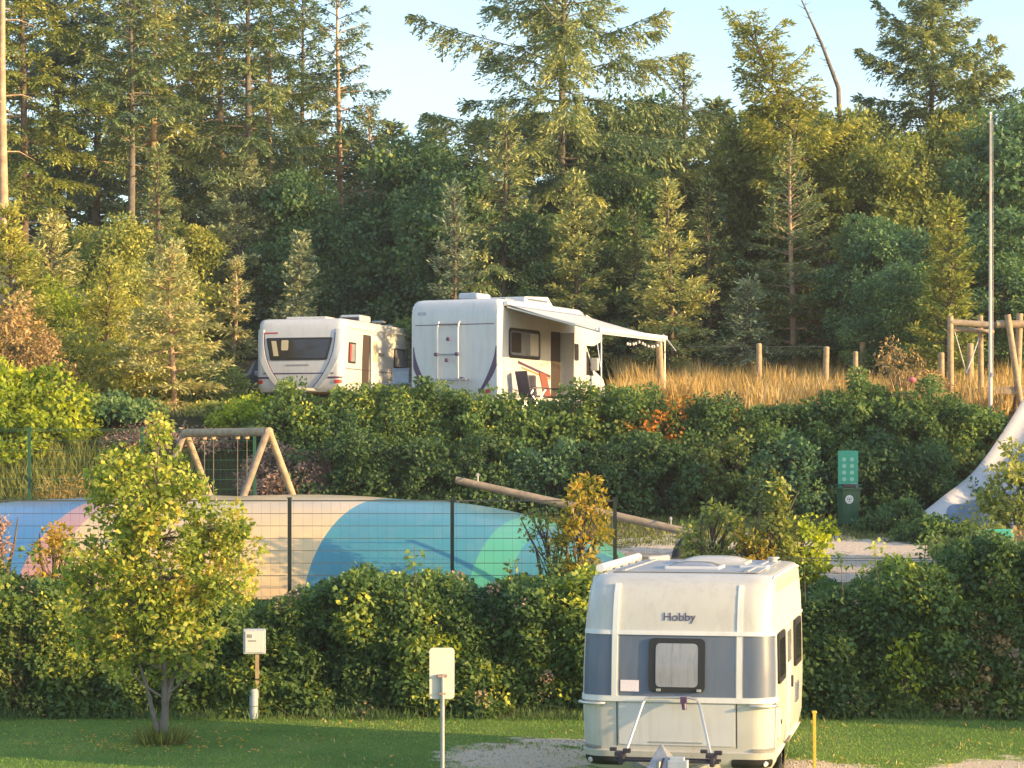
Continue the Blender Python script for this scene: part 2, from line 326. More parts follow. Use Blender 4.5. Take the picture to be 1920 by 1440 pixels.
# ------------------------------------------------------------------ vehicle bodies
class Body:
    """rounded-plan body: x across, y from the front (0) back to L, z up. prof: rows (z, half width, front set-back, rear set-back)"""
    def __init__(s, prof, L, rf, rr, bow=.0):
        s.p = np.array(prof, float); s.L = L; s.rf = rf; s.rr = rr; s.bow = bow
    def at(s, z):
        return [float(np.interp(z, s.p[:, 0], s.p[:, i])) for i in (1, 2, 3)]
    def xy(s, q, z):
        w, f, g = s.at(z); sg = -1 if q < 0 else 1; q = abs(q); rf, rr = s.rf, s.rr
        y1 = s.L - g; a1 = w - rf; a2 = rf * math.pi / 2; a3 = (y1 - f) - rf - rr; a4 = rr * math.pi / 2
        if q < a1: x, y = q, f
        elif q < a1 + a2: t = (q - a1) / rf; x, y = a1 + rf * math.sin(t), f + rf * (1 - math.cos(t))
        elif q < a1 + a2 + a3: x, y = w, f + rf + (q - a1 - a2)
        elif q < a1 + a2 + a3 + a4: t = (q - a1 - a2 - a3) / rr; x, y = w - rr * (1 - math.cos(t)), y1 - rr + rr * math.sin(t)
        else: x, y = max(0, w - rr - (q - a1 - a2 - a3 - a4)), y1
        if y < s.L / 2: y += s.bow * (x / w) ** 2
        return Vector((sg * x, y, z))
    def side(s, y, z, sgn=1):                 # perimeter coordinate of the side wall at depth y
        w, f, g = s.at(z); return sgn * ((w - s.rf) + s.rf * math.pi / 2 + (y - f - s.rf))
    def per(s, z):
        w, f, g = s.at(z); return (w - s.rf) + s.rf * math.pi / 2 + (s.L - g - f - s.rf - s.rr) + s.rr * math.pi / 2 + (w - s.rr)
    def pn(s, q, z):
        d = .01; p = s.xy(q, z); tq = s.xy(q + d, z) - s.xy(q - d, z); tz = s.xy(q, z + d) - s.xy(q, z - d)
        n = tq.cross(tz).normalized(); return p, n
    def shell(s, name, mat_, parent, zs, roof=(.03, .09, .2), rise=.05, z0=None):
        rows = []; K = 14
        def loop(z, inset=0, dz=0):
            w, f, g = s.at(z); rf, rr = s.rf, s.rr; y1 = s.L - g; out = []
            segs = [w - rf, rf * math.pi / 2, (y1 - f) - rf - rr, rr * math.pi / 2, w - rr]; acc = 0
            qs = []
            for L_, n in zip(segs, (6, 8, 14, 8, 6)):
                qs += [acc + L_ * i / n for i in range(n)]; acc += L_
            qs = qs + [acc - 1e-4]
            right = [s.xy(q, z) for q in qs]; left = [s.xy(-q, z) for q in qs[1:-1]][::-1]
            pts = right + left; c = Vector((0, (f + y1) / 2, z))
            o = []
            for p in pts:
                v = p.copy(); kx = max(0.0, 1 - inset / w); ky = max(0.0, 1 - inset / ((y1 - f) / 2))
                v.x *= kx; v.y = c.y + (v.y - c.y) * ky; v.z += dz; o.append(v)
            return o
        rows = [loop(z) for z in zs]
        zt = zs[-1]; n = len(roof)
        for i, ins in enumerate(roof):
            rows.append(loop(zt, ins, rise * math.sin(math.pi / 2 * (i + 1) / n)))
        mb = MB().grid(rows, True, True)
        mb.add(rows[-1], [tuple(range(len(rows[-1])))]); mb.add(rows[0], [tuple(range(len(rows[0])))[::-1]])
        return mb.build(name, mat_, parent)
    def patch(s, mb, q0, q1, z0, z1, off=.006, thk=.02, r=0.0, n=12, m=10):
        f0 = q0 if callable(q0) else (lambda z: q0); f1 = q1 if callable(q1) else (lambda z: q1)
        if r > 0:
            cz = [z0 + r * (1 - math.cos(t)) for t in np.linspace(0, math.pi / 2, 5)] + list(np.linspace(z0 + r, z1 - r, m))[1:-1] + [z1 - r + r * math.sin(t) for t in np.linspace(0, math.pi / 2, 5)]
        else: cz = list(np.linspace(z0, z1, m))
        G = []; R = []
        for z in cz:
            d = max(z0 + r - z, z - (z1 - r), 0) if r > 0 else 0
            ins = r - math.sqrt(max(0, r * r - d * d)) if r > 0 else 0
            a_, b_ = f0(z) + ins, f1(z) - ins; row = []; rb = []
            for q in np.linspace(a_, b_, n):
                p, nr = s.pn(q, z); row.append(p + nr * off); rb.append(p + nr * (off - thk))
            G.append(row); R.append(rb)
        mb.grid(G)
        edge = G[0][:] + [g[-1] for g in G[1:]] + G[-1][::-1][1:] + [g[0] for g in G[::-1]][1:]
        redge = R[0][:] + [g[-1] for g in R[1:]] + R[-1][::-1][1:] + [g[0] for g in R[::-1]][1:]
        mb.grid([edge, redge], False)
        return mb
    def part(s, name, mt, parent, *a, **k):
        return s.patch(MB(), *a, **k).build(name, mt, parent)

def text_part(txt, size, m, parent, loc, rot, name='lettering'):
    cu = bpy.data.curves.new(name, 'FONT'); cu.body = txt; cu.size = size; cu.extrude = .003; cu.align_x = 'CENTER'; cu.align_y = 'CENTER'
    to = bpy.data.objects.new(name, cu); C.objects.link(to)
    dg = bpy.context.evaluated_depsgraph_get(); me = bpy.data.meshes.new_from_object(to.evaluated_get(dg))
    bpy.data.objects.remove(to); me.materials.clear(); me.materials.append(m)
    o = bpy.data.objects.new(name, me); link(o, parent); o.location = loc; o.rotation_euler = rot
    return o

def wheel(parent, c, r=.32, w=.19, sx=1, name='wheel'):
    mb = MB(); c = Vector(c); pts = []
    prof = [(r * .62, -w / 2), (r * .93, -w / 2), (r, -w * .3), (r, w * .3), (r * .93, w / 2), (r * .62, w / 2)]
    rows = [[(c.x + dx * sx, c.y + rr * math.cos(t), c.z + rr * math.sin(t)) for t in np.linspace(0, 2 * math.pi, 28)[:-1]] for rr, dx in prof]
    o = mb.grid(rows, True, True).build(name, M['tyre'], parent)
    rm = MB(); rm.tube([(c.x - w * .3 * sx, c.y, c.z), (c.x + w * .3 * sx, c.y, c.z)], r * .62, 24)
    for k in range(6):
        t = k * math.pi / 3
        rm.box((c.x + w * .34 * sx, c.y + .32 * r * math.cos(t), c.z + .32 * r * math.sin(t)), (.02, .05, .05))
    rm.build('rim', M['alu'], o)
    return o

# ------------------------------------------------------------------ the near caravan
WHITE0 = M['white']
def near_caravan():
    M['white'] = M['cream']
    D0 = 26.0; yaw = math.radians(-11.7)
    ox = X(1268, D0)
    t = thing('caravan', 'white caravan with a grey front band parked on the lawn in front of the hedge', 'caravan', (ox, D0, 0), yaw); t.scale = (1, 1, .98)
    prof = [(.30, .98, .16, .10), (.42, 1.05, .06, .04), (.60, 1.085, .02, .0), (1.10, 1.10, .0, .0), (1.5, 1.095, .02, .0), (1.87, 1.085, .06, .0), (2.15, 1.07, .13, .02), (2.34, 1.06, .21, .05), (2.46, 1.05, .32, .09), (2.53, 1.02, .50, .17)]
    L = 4.3; B = Body(prof, L, .24, .14, bow=.03)
    zs = [.30, .36, .42, .5, .6, .8, 1.0, 1.2, 1.4, 1.6, 1.87, 2.0, 2.15, 2.25, 2.34, 2.41, 2.46, 2.5, 2.53]
    B.shell('body', M['white'], t, zs, (.03, .1, .25, .5), .035)
    # grey band around the front, split by the pale uprights
    for a_, b_ in ((-1.18, -.755), (-.665, .665), (.755, 1.18)):
        B.part('front_band', M['greyband'], t, a_, b_, 1.165, 1.865, off=.005, thk=.01, n=14)
    for sg in (-1, 1):
        B.part('upright_trim', M['trim'], t, sg * .71 - .03, sg * .71 + .03, 1.12, 2.44, off=.028 if sg < 0 else .010, thk=.04, n=4, m=26)
    B.part('cornice', M['trim'], t, -1.28, 1.28, 1.868, 1.915, off=.022, thk=.03, n=40, m=4)
    B.part('waist_ledge', M['trim'], t, -1.28, 1.28, 1.10, 1.160, off=.03, thk=.04, n=40, m=4)
    # front window
    fr = B.part('front_window', M['black'], t, -.315, .325, 1.215, 1.835, off=.03, thk=.04, r=.06)
    B.part('pane', M['blind'], fr, lambda z: -.235, lambda z: .245, 1.275, 1.775, off=.036, thk=.01, r=.05)
    for sx in (-.20, .26): p, n = B.pn(sx, 1.24); MB().box(p + n * .045, (.05, .03, .03)).build('window_catch', M['alu'], fr, .004)
    # gas locker door, seams as thin dark grooves standing 2 mm proud
    g = B.part('locker_door', M['white2'], t, -.66, .66, .60, 1.085, off=.010, thk=.015, r=.02)
    mb = MB(); B.patch(mb, -.30, .30, .625, .642, off=.016, thk=.01, n=8, m=2); mb.build('locker_handle', M['alu'], g)
    for q in (-.683, .683):
        B.part('panel_seam', M['dark'], t, q - .006, q + .006, .58, 1.09, off=.003, thk=.01, n=3, m=8)
    B.part('paper_notice', M['paper'], t, -.64, -.43, 1.215, 1.345, off=.016, thk=.006, n=4, m=4)
    # lettering
    p, n = B.pn(.02, 2.075)
    tilt = math.asin(max(-1, min(1, n.z)))
    text_part('Hobby', .138, M['faded'], t, p + n * .004, (math.pi / 2 - tilt, 0, 0))
    # grab handles under the band, at the corners
    for sg in (-1, 1):
        mb = MB(); pts = []
        for i, q in enumerate(np.linspace(.83, 1.17, 7)):
            p, n = B.pn(sg * q, 1.075 - .0 * i); pts.append(p + n * (.075 if 0 < i < 6 else .01))
        mb.tube(pts, .018, 8); mb.build('grab_handle', M['alu'], t)
    # bumper with two dark lamp slots
    bm = B.part('bumper', M['white'], t, -1.22, 1.22, .335, .535, off=.05, thk=.06, r=.05, n=44)
    for sg in (-1, 1):
        a_, b_ = sorted((sg * .62, sg * 1.08))
        s_ = B.part('lamp_slot', M['black'], bm, a_, b_, .385, .465, off=.055, thk=.01, r=.03, n=12)
        p, n = B.pn(sg * .98, .425); MB().disc(p + n * .06, .03, n, .02).build('fog_lamp', M['lamp'], s_)
        c1 = B.part('bumper_flash', M['galv'], t, *(sorted((sg * .86, sg * 1.2))), .545, .575, off=.02, thk=.02, n=10, m=3)
    # corner rails: up the front corners and back along the roof edges
    for sg in (-1, 1):
        a_, b_ = sorted((B.side(.20, 1.2, sg), B.side(.30, 1.2, sg)))
        cp = B.part('corner_rail', M['trim'], t, a_, b_, .56, 2.47, off=.016, thk=.02, n=4, m=26)
        mb = MB(); mb.tube([(sg * 1.045, .62, 2.49), (sg * 1.035, .8, 2.512), (sg * 1.035, 3.7, 2.512), (sg * 1.045, 4.0, 2.49)], .020, 8); mb.build('roof_edge_rail', M['trim'], t)
    # side wall (right): windows, door, service hatch, wheel
    def sidepatch(name, mt, par, y0, y1, z0, z1, sg=1, **k):
        a_, b_ = sorted((B.side(y0, 1.2, sg), B.side(y1, 1.2, sg)))
        return B.part(name, mt, par, a_, b_, z0, z1, **k)
    for sg in (1, -1):
        sidepatch('side_panel', M['hamm'], t, .42, 3.95, 1.93, 2.33, sg, off=.006, thk=.01, n=24, m=3)
        sidepatch('side_belt', M['trim'], t, .3, 4.0, 1.885, 1.92, sg, off=.02, thk=.03, n=20, m=3)
        w1 = sidepatch('side_window', M['black'], t, .45, 1.30, 1.28, 1.86, sg, off=.03, thk=.04, r=.06)
        sidepatch('pane', M['glass'], w1, .52, 1.23, 1.35, 1.79, sg, off=.034, thk=.01, r=.04)
        w2 = sidepatch('side_window', M['black'], t, 2.75, 3.65, 1.28, 1.86, sg, off=.03, thk=.04, r=.06)
        sidepatch('pane', M['glass'], w2, 2.82, 3.58, 1.35, 1.79, sg, off=.034, thk=.01, r=.04)
    dr = sidepatch('door', M['white2'], t, 1.62, 2.30, .46, 1.87, 1, off=.014, thk=.02, r=.04)
    sidepatch('door_window', M['blind'], dr, 1.70, 2.22, 1.42, 1.80, 1, off=.022, thk=.01, r=.04)
    MB().box((1.12, 2.22, 1.15), (.04, .05, .14)).build('handle', M['dark'], dr, .006)
    h = sidepatch('service_hatch', M['white2'], t, .55, .95, .62, .95, 1, off=.012, thk=.015, r=.03)
    MB().box((1.105, .9, .80), (.02, .03, .05)).build('handle', M['dark'], h)
    v = sidepatch('side_vent', M['blind'], t, 2.95, 3.35, .80, 1.06, 1, off=.02, thk=.03, r=.03)
    mv = MB()
    for k in range(5): sidez = .84 + k * .045; B.patch(mv, B.side(3.0, 1.2), B.side(3.3, 1.2), sidez, sidez + .014, off=.03, thk=.012, n=3, m=2)
    mv.build('louvre', M['slideb'], v)
    for sg in (1, -1):
        sidepatch('wheel_arch', M['black'], t, 1.72, 2.48, .30, .64, sg, off=.004, thk=.01, r=.16)
        sidepatch('skirt', M['trim'], t, .35, 1.70, .325, .43, sg, off=.03, thk=.04, n=10, m=3)
        sidepatch('skirt', M['trim'], t, 2.50, 3.9, .325, .43, sg, off=.03, thk=.04, n=10, m=3)
        wheel(t, (sg * .93, 2.1, .32), sx=sg)
    MB().box((0, 2.1, .33), (1.7, .08, .08)).box((.45, 2.2, .31), (.06, 3.9, .1)).box((-.45, 2.2, .31), (.06, 3.9, .1)).build('chassis', M['galv'], t)
    # rear lamps and corner steadies
    for sg in (-1, 1):
        MB().box((sg * .85, 4.17, .62), (.16, .06, .3)).build('tail_lamp', M['red'], t, .01)
        for y in (.55, 3.7):
            MB().bar((sg * .72, y, .32), (sg * .8, y + (.12 if y < 2 else -.12), .02), .035).box((sg * .8, y + (.12 if y < 2 else -.12), .012), (.1, .1, .02)).build('steady', M['galv'], t)
    # roof: big hatch, small hatch, vent strip, rolled awning on the left edge
    rs = MB(); rs.box((0, 2.2, 2.572), (1.72, 3.0, .012)); rs.build('roof_shade_sheet', M['roofshade'], t, .004)  # sheet laid over the body, roof shade put into its colour
    for x in (-.72, .72): MB().box((x, 2.2, 2.585), (.05, 3.0, .018)).build('roof_seam', M['roofshade'], t, .004)
    hb = MB().box((.02, 1.55, 2.585), (.66, .62, .05)).build('roof_hatch', M['white2'], t, .015)
    G = [[(.02 + .30 * u, 1.55 + .28 * v_, 2.605 + .05 * (1 - u ** 4) * (1 - v_ ** 4)) for u in np.linspace(-1, 1, 13)] for v_ in np.linspace(-1, 1, 13)]
    MB().grid(G).build('dome', M['blind'], hb)
    hb = MB().box((.12, 2.75, 2.585), (.85, .75, .06)).build('roof_hatch', M['white'], t, .015)
    G = [[(.12 + .40 * u, 2.75 + .35 * v_, 2.61 + .065 * (1 - u ** 4) * (1 - v_ ** 4)) for u in np.linspace(-1, 1, 13)] for v_ in np.linspace(-1, 1, 13)]
    MB().grid(G).build('dome', M['white'], hb)
    MB().box((.70, 1.9, 2.575), (.34, .34, .05)).build('roof_vent', M['white2'], t, .012)
    MB().tube([(.80, 3.3, 2.5), (.80, 3.3, 2.62)], .05, 10).tube([(.80, 3.3, 2.62), (.80, 3.3, 2.64)], .075, 10).build('flue', M['white'], t)
    aw = MB(); aw.tube([(-1.0, .75, 2.605), (-1.0, 3.75, 2.605)], .05, 12)
    aw = aw.build('rolled_awning', M['trim'], t)
    for y in (1.0, 1.6, 2.2, 2.8, 3.4): MB().box((-.93, y, 2.575), (.05, .05, .10)).build('bracket', M['trim'], aw)
    MB().tube([(-.80, 3.4, 2.58), (-.56, 3.5, 2.60)], .05, 10).build('aerial_pod', M['white'], t)
    # bicycle rack frame and drawbar
    rk = MB()
    rk.tube([(-.55, -.42, .50), (-.50, -.36, .62), (-.36, -.14, 1.10), (-.32, -.10, 1.15), (-.26, -.09, 1.165), (.16, -.09, 1.165), (.24, -.10, 1.15), (.28, -.14, 1.10), (.42, -.36, .62), (.46, -.42, .50)], .016, 8)
    rk = rk.build('rack_hoop', M['alu'], t)
    MB().tube([(.09, -.1, 1.17), (.11, -.13, 1.03)], .028, 8).box((.1, -.12, 1.14), (.07, .06, .07)).build('clamp', M['purple'], rk)
    for y in (-.45, -.62):
        MB().bar((-.62, y, .50), (.56, y, .50), .035, .03).build('wheel_rail', M['dark'], rk)
    for sx in (-.56, .46):
        c_ = MB(); c_.box((sx, -.50, .56), (.12, .14, .05)).box((sx + .08, -.55, .60), (.09, .05, .05)).box((sx - .09, -.45, .60), (.08, .05, .04)).box((sx + .02, -.5, .50), (.05, .3, .10))
        c_.build('wheel_holder', M['dark'], rk, .008)
    db = MB()
    for sg in (-1, 1): db.bar((sg * .55, .3, .36), (sg * .05, -1.15, .40), .06, .09)
    db = db.build('drawbar', M['galv'], t)
    MB().tube([(0, -1.1, .42), (0, -1.35, .44)], .035, 10).box((0, -1.38, .44), (.09, .12, .09)).bar((0, -1.3, .48), (0, -1.02, .58), .03).build('coupling', M['dark'], db, .006)
    # pointed cover standing over the coupling
    cv = MB(); ap = (-.06, -.80, .73)
    q4 = [(-.26, -.98, .36), (.16, -.98, .36), (.19, -.45, .36), (-.29, -.45, .36)]
    cv.add([ap] + q4, [(0, 2, 1), (0, 3, 2), (0, 4, 3), (0, 1, 4), (1, 2, 3, 4)])
    cv.build('drawbar_cover', M['galv'], db, .01)
    MB().tube([(-.06, -1.0, .05), (-.06, -1.0, .55)], .025, 8).build('jockey_post', M['galv'], db)
    jw = MB().disc((-.06, -1.0, .10), .10, (1, 0, 0), .06, 18).build('jockey_wheel', M['tyre'], db)
    MB().box((.14, -.9, .50), (.22, .12, .11)).box((.13, -.9, .57), (.16, .1, .04)).build('plug_box', M['cabinet'], db, .008)
    return t
near_caravan(); M['white'] = WHITE0

# ------------------------------------------------------------------ far caravan
def far_caravan():
    D0 = 69.5; yaw = math.radians(-15.5); ox = X(559, D0)
    t = thing('caravan', 'white caravan with a wide dark front window parked left of the camper', 'caravan', (ox, D0, 5.42), yaw); t.scale = (1.13, 1.08, 1.07)
    prof = [(.32, 1.16, .10, .1), (.45, 1.20, .03, .02), (.8, 1.22, .0, 0), (1.3, 1.22, .03, 0), (1.8, 1.22, .09, 0), (2.1, 1.22, .14, .03), (2.28, 1.22, .20, .06), (2.38, 1.20, .30, .12)]
    B = Body(prof, 8.2, .16, .14, bow=.02)
    B.shell('body', M['white'], t, [.32, .38, .45, .6, .8, 1.05, 1.3, 1.55, 1.8, 2.0, 2.1, 2.2, 2.28, 2.34, 2.38], (.04, .12, .3), .04)
    fw = B.part('front_window', M['black'], t, lambda z: -.95 + (1.86 - z) * .22, lambda z: .95 - (1.86 - z) * .22, 1.22, 1.86, off=.02, thk=.03, r=.05, n=18)
    B.part('pane', M['glass'], fw, lambda z: -.88 + (1.80 - z) * .22, lambda z: .88 - (1.80 - z) * .22, 1.28, 1.80, off=.026, thk=.01, r=.04, n=16)
    B.part('curtain', M['curtain'], fw, lambda z: -.80 + (1.80 - z) * .2, lambda z: -.66 + (1.80 - z) * .2, 1.34, 1.77, off=.029, thk=.006, n=4)
    B.part('curtain', M['curtain'], fw, -.50, -.30, 1.50, 1.79, off=.029, thk=.006, n=4, r=.03)
    B.part('front_seam', M['purple'], t, -1.0, 1.0, .83, .86, off=.012, thk=.01, n=16, m=3)
    B.part('red_script', M['red'], t, -1.02, -.62, 1.98, 2.02, off=.008, thk=.006, n=6, m=3)
    B.part('grey_plate', M['galv'], t, -.35, .30, 1.06, 1.10, off=.012, thk=.01, n=6, m=3)
    # sweeping trim bands
    for sg in (-1, 1):
        f = lambda z, sg=sg: sg * (1.12 - .66 * ((2.1 - z) / 1.7) ** 2.6)
        B.part('sweep_trim', M['trim'] if sg < 0 else M['cabinet'], t, lambda z: f(z) - .09, lambda z: f(z) + .09, .42, 2.1, off=.03, thk=.03, n=4, m=24)
        B.part('sweep_line', M['purple'], t, lambda z: f(z) + (.09 if sg < 0 else -.12), lambda z: f(z) + (.12 if sg < 0 else -.09), .42, 2.0, off=.012, thk=.02, n=3, m=24)
        ls = B.part('lower_stripe', M['purple'], t, *sorted((sg * .80, sg * 1.25)), .70, .75, off=.012, thk=.01, n=8, m=3)
        B.part('front_lamp', M['red'], t, *sorted((sg * 1.02, sg * 1.22)), .56, .66, off=.02, thk=.02, r=.03, n=6)
    def sp(name, mt, par, y0, y1, z0, z1, **k): return B.part(name, mt, par, B.side(y0, 1.2), B.side(y1, 1.2), z0, z1, **k)
    w = sp('side_window', M['black'], t, .55, 1.15, 1.15, 1.75, off=.02, thk=.03, r=.04); sp('pane', M['blind'], w, .62, 1.08, 1.2, 1.7, off=.026, thk=.01, r=.03)
    sp('curtain', M['red'], w, .62, .75, 1.21, 1.69, off=.029, thk=.005, n=3)
    sp('doorway', M['interior'], t, 1.75, 2.35, .42, 2.02, off=.008, thk=.01)
    dr = MB().box((1.27, 2.72, 1.22), (.035, .62, 1.6)).build('open_door', M['trim'], t, .02)
    MB().box((1.292, 2.72, 1.55), (.012, .40, .6)).build('door_window', M['curtain'], dr, .01)
    w = sp('side_window', M['black'], t, 4.6, 5.9, 1.15, 1.75, off=.02, thk=.03, r=.04); sp('pane', M['blind'], w, 4.7, 5.8, 1.2, 1.7, off=.026, thk=.01, r=.03)
    sp('vent_grille', M['galv'], t, 3.2, 3.7, 1.45, 1.55, off=.012, thk=.01)
    sp('waist_line', M['purple'], t, .4, 6.8, .98, 1.0, off=.008, thk=.006, n=20, m=2)
    sp('roof_rail', M['trim'], t, .4, 6.8, 2.16, 2.22, off=.03, thk=.04, n=20, m=3)
    for sg in (-1, 1): wheel(t, (sg * 1.0, 3.4, .32), sx=sg)
    MB().box((-.1, 1.3, 2.46), (1.15, .8, .09)).build('roof_hatch', M['white2'], t, .02)
    ac = MB().box((.75, 2.6, 2.52), (.62, .9, .2)).build('air_conditioner', M['cabinet'], t, .05)
    MB().box((.75, 2.14, 2.50), (.5, .02, .09)).build('grille', M['dark'], ac)
    MB().tube([(.85, 4.4, 2.42), (.85, 4.4, 2.5)], .03, 8).box((.85, 4.4, 2.53), (.35, .25, .06)).build('aerial', M['galv'], t, .02)
    MB().box((.7, 5.6, 2.46), (.5, .5, .08)).build('roof_hatch', M['galv'], t, .02)
    MB().bar((-.5, .3, .38), (-.04, -1.1, .4), .07).bar((.5, .3, .38), (.04, -1.1, .4), .07).box((0, -1.15, .42), (.12, .3, .12)).build('drawbar', M['galv'], t)
    return t
far_caravan()

# ------------------------------------------------------------------ camper van with awning
def camper():
    D0 = 57.0; yaw = math.radians(-25); c = P(936, 560, D0)
    # local: +y away from its rear (towards its cab), origin at the rear centre
    w = 1.24; fx = Vector((math.cos(yaw), math.sin(yaw), 0))
    org = Vector((c.x, c.y, 0)) - fx * w
    gz = 4.88
    t = thing('camper', 'tall white camper van seen from its rear with a bicycle rack and extended awning', 'camper', (org.x, org.y, gz), yaw)
    prof = [(.36, w - .04, .06, 0), (.5, w, .01, 0), (.9, w, 0, 0), (2.45, w, .0, .0), (2.7, w, .04, .08), (2.82, w - .03, .10, .2), (2.87, w - .07, .18, .3)]
    B = Body(prof, 5.7, .12, .25)
    B.shell('body', M['white'], t, [.36, .42, .5, .7, .9, 1.4, 1.9, 2.3, 2.45, 2.58, 2.7, 2.77, 2.82, 2.85, 2.87], (.04, .1, .2), .03)
    B.part('rear_seam', M['purple'], t, -1.1, 1.1, 2.24, 2.26, off=.006, thk=.01, n=6, m=2)
    B.part('crest_mark', M['galv'], t, -1.05, -.80, 2.5, 2.58, off=.006, thk=.006, r=.035, n=8)
    for sg in (-1, 1):
        f = lambda z, sg=sg: sg * (1.16 - .55 * max(0, (1.55 - z) / 1.1) ** 1.8)
        th = lambda z: .014 + .065 * math.sin(math.pi * min(1, max(0, (z - .45) / 1.25)))
        B.part('curved_decal', M['purple'], t, lambda z: f(z) - th(z), lambda z: f(z) + th(z), .45, 1.70, off=.006, thk=.006, n=4, m=20)
        B.part('corner_post', M['trim'], t, *(sorted((sg * 1.17, sg * 1.33))), .5, 2.72, off=.014, thk=.02, n=8, m=10)
    B.part('tail_lamp', M['red'], t, .75, 1.0, .52, .62, off=.02, thk=.03, r=.03); B.part('tail_lamp', M['red'], t, -1.0, -.75, .52, .62, off=.02, thk=.03, r=.03)
    # rear bicycle rack
    rk = MB()
    for x in (-.42, .16):
        rk.tube([(x, -.03, 2.32), (x, -.08, 2.28), (x, -.13, 2.15), (x, -.13, .9), (x, -.05, .84)], .022, 8)
    rk = rk.build('bicycle_rack', M['trim'], t)
    MB().tube([(-.42, -.13, 2.26), (.16, -.13, 2.26)], .018, 8).build('cross_bar', M['galv'], rk)
    for z in (1.5, .86):
        MB().tube([(-.44, -.16, z), (.2 + (.3 if z < 1 else 0), -.16, z)], .02, 8).build('cross_bar', M['galv'], rk)
    for x, z in ((-.42, 1.5), (.16, 1.5), (.3, .88), (-.12, 1.35), (-.08, 1.88)):
        MB().box((x, -.19, z), (.10, .08, .09)).build('clamp', M['purple'], rk, .02)
    MB().bar((-.5, -.45, .86), (.55, -.45, .86), .06, .04).bar((-.4, -.14, .86), (-.4, -.5, .86), .03).bar((.16, -.14, .86), (.16, -.5, .86), .03).build('rail', M['galv'], rk)
    # side wall to the right
    def sp(name, mt, par, y0, y1, z0, z1, **k): return B.part(name, mt, par, B.side(y0, 1.2), B.side(y1, 1.2), z0, z1, **k)
    fr = sp('side_window', M['black'], t, .55, 2.45, 1.42, 2.18, off=.02, thk=.03, r=.12)
    sp('pane', M['blind'], fr, .63, 2.37, 1.5, 2.1, off=.026, thk=.01, r=.10)
    sp('dark_curtain', M['interior'], fr, .66, 1.25, 1.56, 2.07, off=.030, thk=.005, r=.06); sp('screen', M['white2'], fr, 1.8, 2.3, 1.52, 2.08, off=.030, thk=.005)
    dw = sp('doorway', M['interior'], t, 3.15, 3.75, .5, 2.2, off=.01, thk=.02, r=.03)
    MB().box((1.36, 3.80, 1.35), (.55, .04, 1.68)).build('open_door', M['white2'], t, .02)
    sp('small_window', M['glass'], t, 4.4, 4.95, 1.5, 1.95, off=.02, thk=.03, r=.05)
    # slanting decals
    for y0, y1, z0, z1, m_, wd in ((1.1, 3.1, 1.33, 1.02, 'purple', .035), (1.3, 3.1, 1.20, .95, 'orange', .02), (3.8, 5.4, 1.0, .55, 'orange', .05)):
        G = [[(w + .012, y, z0 + (z1 - z0) * (y - y0) / (y1 - y0) + k * wd) for y in np.linspace(y0, y1, 6)] for k in (-1, 1)]
        G2 = [[(w + .002, p[1], p[2]) for p in r] for r in G]
        mb = MB().grid(G, False); mb.grid([G[0], G2[0]], False); mb.grid([G[1], G2[1]], False); mb.build('slanting_decal', M[m_], t)
    sp('locker_hatch', M['white2'], t, .45, 1.1, .62, 1.12, off=.012, thk=.02, r=.03)
    sp('lower_band', M['cabinet'], t, 1.6, 3.1, .55, .75, off=.01, thk=.02)
    # cab: bonnet, windscreen
    prof2 = [(0, .0)]
    cabp = [(5.7, .4), (5.7, 1.95), (6.0, 1.92), (6.55, 1.28), (7.15, 1.08), (7.3, .9), (7.32, .4)]
    rows = [[(x, y, z) for (y, z) in cabp] for x in (-1.04, -1.0, 1.0, 1.04)]
    mb = MB(); mb.grid(rows, False); mb.add(rows[0], [tuple(range(7))]); mb.add(rows[-1], [tuple(range(7))[::-1]]); mb.grid([[rows[0][0], rows[0][-1]], [rows[-1][0], rows[-1][-1]]], False)
    cab = mb.build('cab', M['white'], t, .04)
    MB().add([(1.045, 5.85, 1.15), (1.045, 6.5, 1.15), (1.045, 6.05, 1.80), (1.045, 5.85, 1.80), (.965, 5.85, 1.15), (.965, 6.5, 1.15), (.965, 6.05, 1.80), (.965, 5.85, 1.80)],
             [(0, 1, 2, 3), (0, 1, 5, 4), (1, 2, 6, 5), (2, 3, 7, 6), (3, 0, 4, 7)]).build('cab_window', M['glass'], cab)
    G = [[(x, 6.03 + .50 * k, 1.90 - .585 * k + .012) for x in np.linspace(-.88, .88, 5)] for k in np.linspace(0, 1, 4)]
    MB().grid(G).build('windscreen', M['glass'], cab)
    al = MB(); ap = [(5.68, 1.95), (5.68, 2.78), (6.3, 2.66), (6.75, 2.35), (6.75, 2.1), (6.2, 1.95)]
    rows = [[(x, y, z) for (y, z) in ap] for x in (-1.16, 1.16)]
    al.grid(rows, False); al.add(rows[0], [tuple(range(6))]); al.add(rows[1], [tuple(range(6))[::-1]]); al.grid([[rows[0][0], rows[0][-1]], [rows[1][0], rows[1][-1]]], False)
    al.build('alcove', M['white'], t, .06)
    MB().box((1.2, 6.2, 1.45), (.22, .1, .34)).bar((1.1, 6.2, 1.4), (.97, 6.25, 1.3), .04).build('wing_mirror', M['white2'], cab, .03)
    for sg in (-1, 1):
        wheel(t, (sg * .97, 1.3, .34), r=.34, sx=sg); wheel(t, (sg * .93, 6.5, .34), r=.34, sx=sg)
        MB().box((sg * .8, 7.33, .8), (.3, .05, .18)).build('headlight', M['lamp'], cab, .02)
    # roof furniture
    ac = MB().box((.10, .95, 3.0), (.55, .8, .16)).build('air_conditioner', M['cabinet'], t, .05)
    MB().box((.45, 1.8, 2.95), (.5, .5, .1)).build('roof_vent', M['galv'], t, .03)
    hh = MB(); hp = [(2.1, 2.90), (2.15, 3.06), (3.6, 3.13), (3.95, 2.90)]
    rows = [[(x, y, z) for (y, z) in hp] for x in (-.1, .95)]
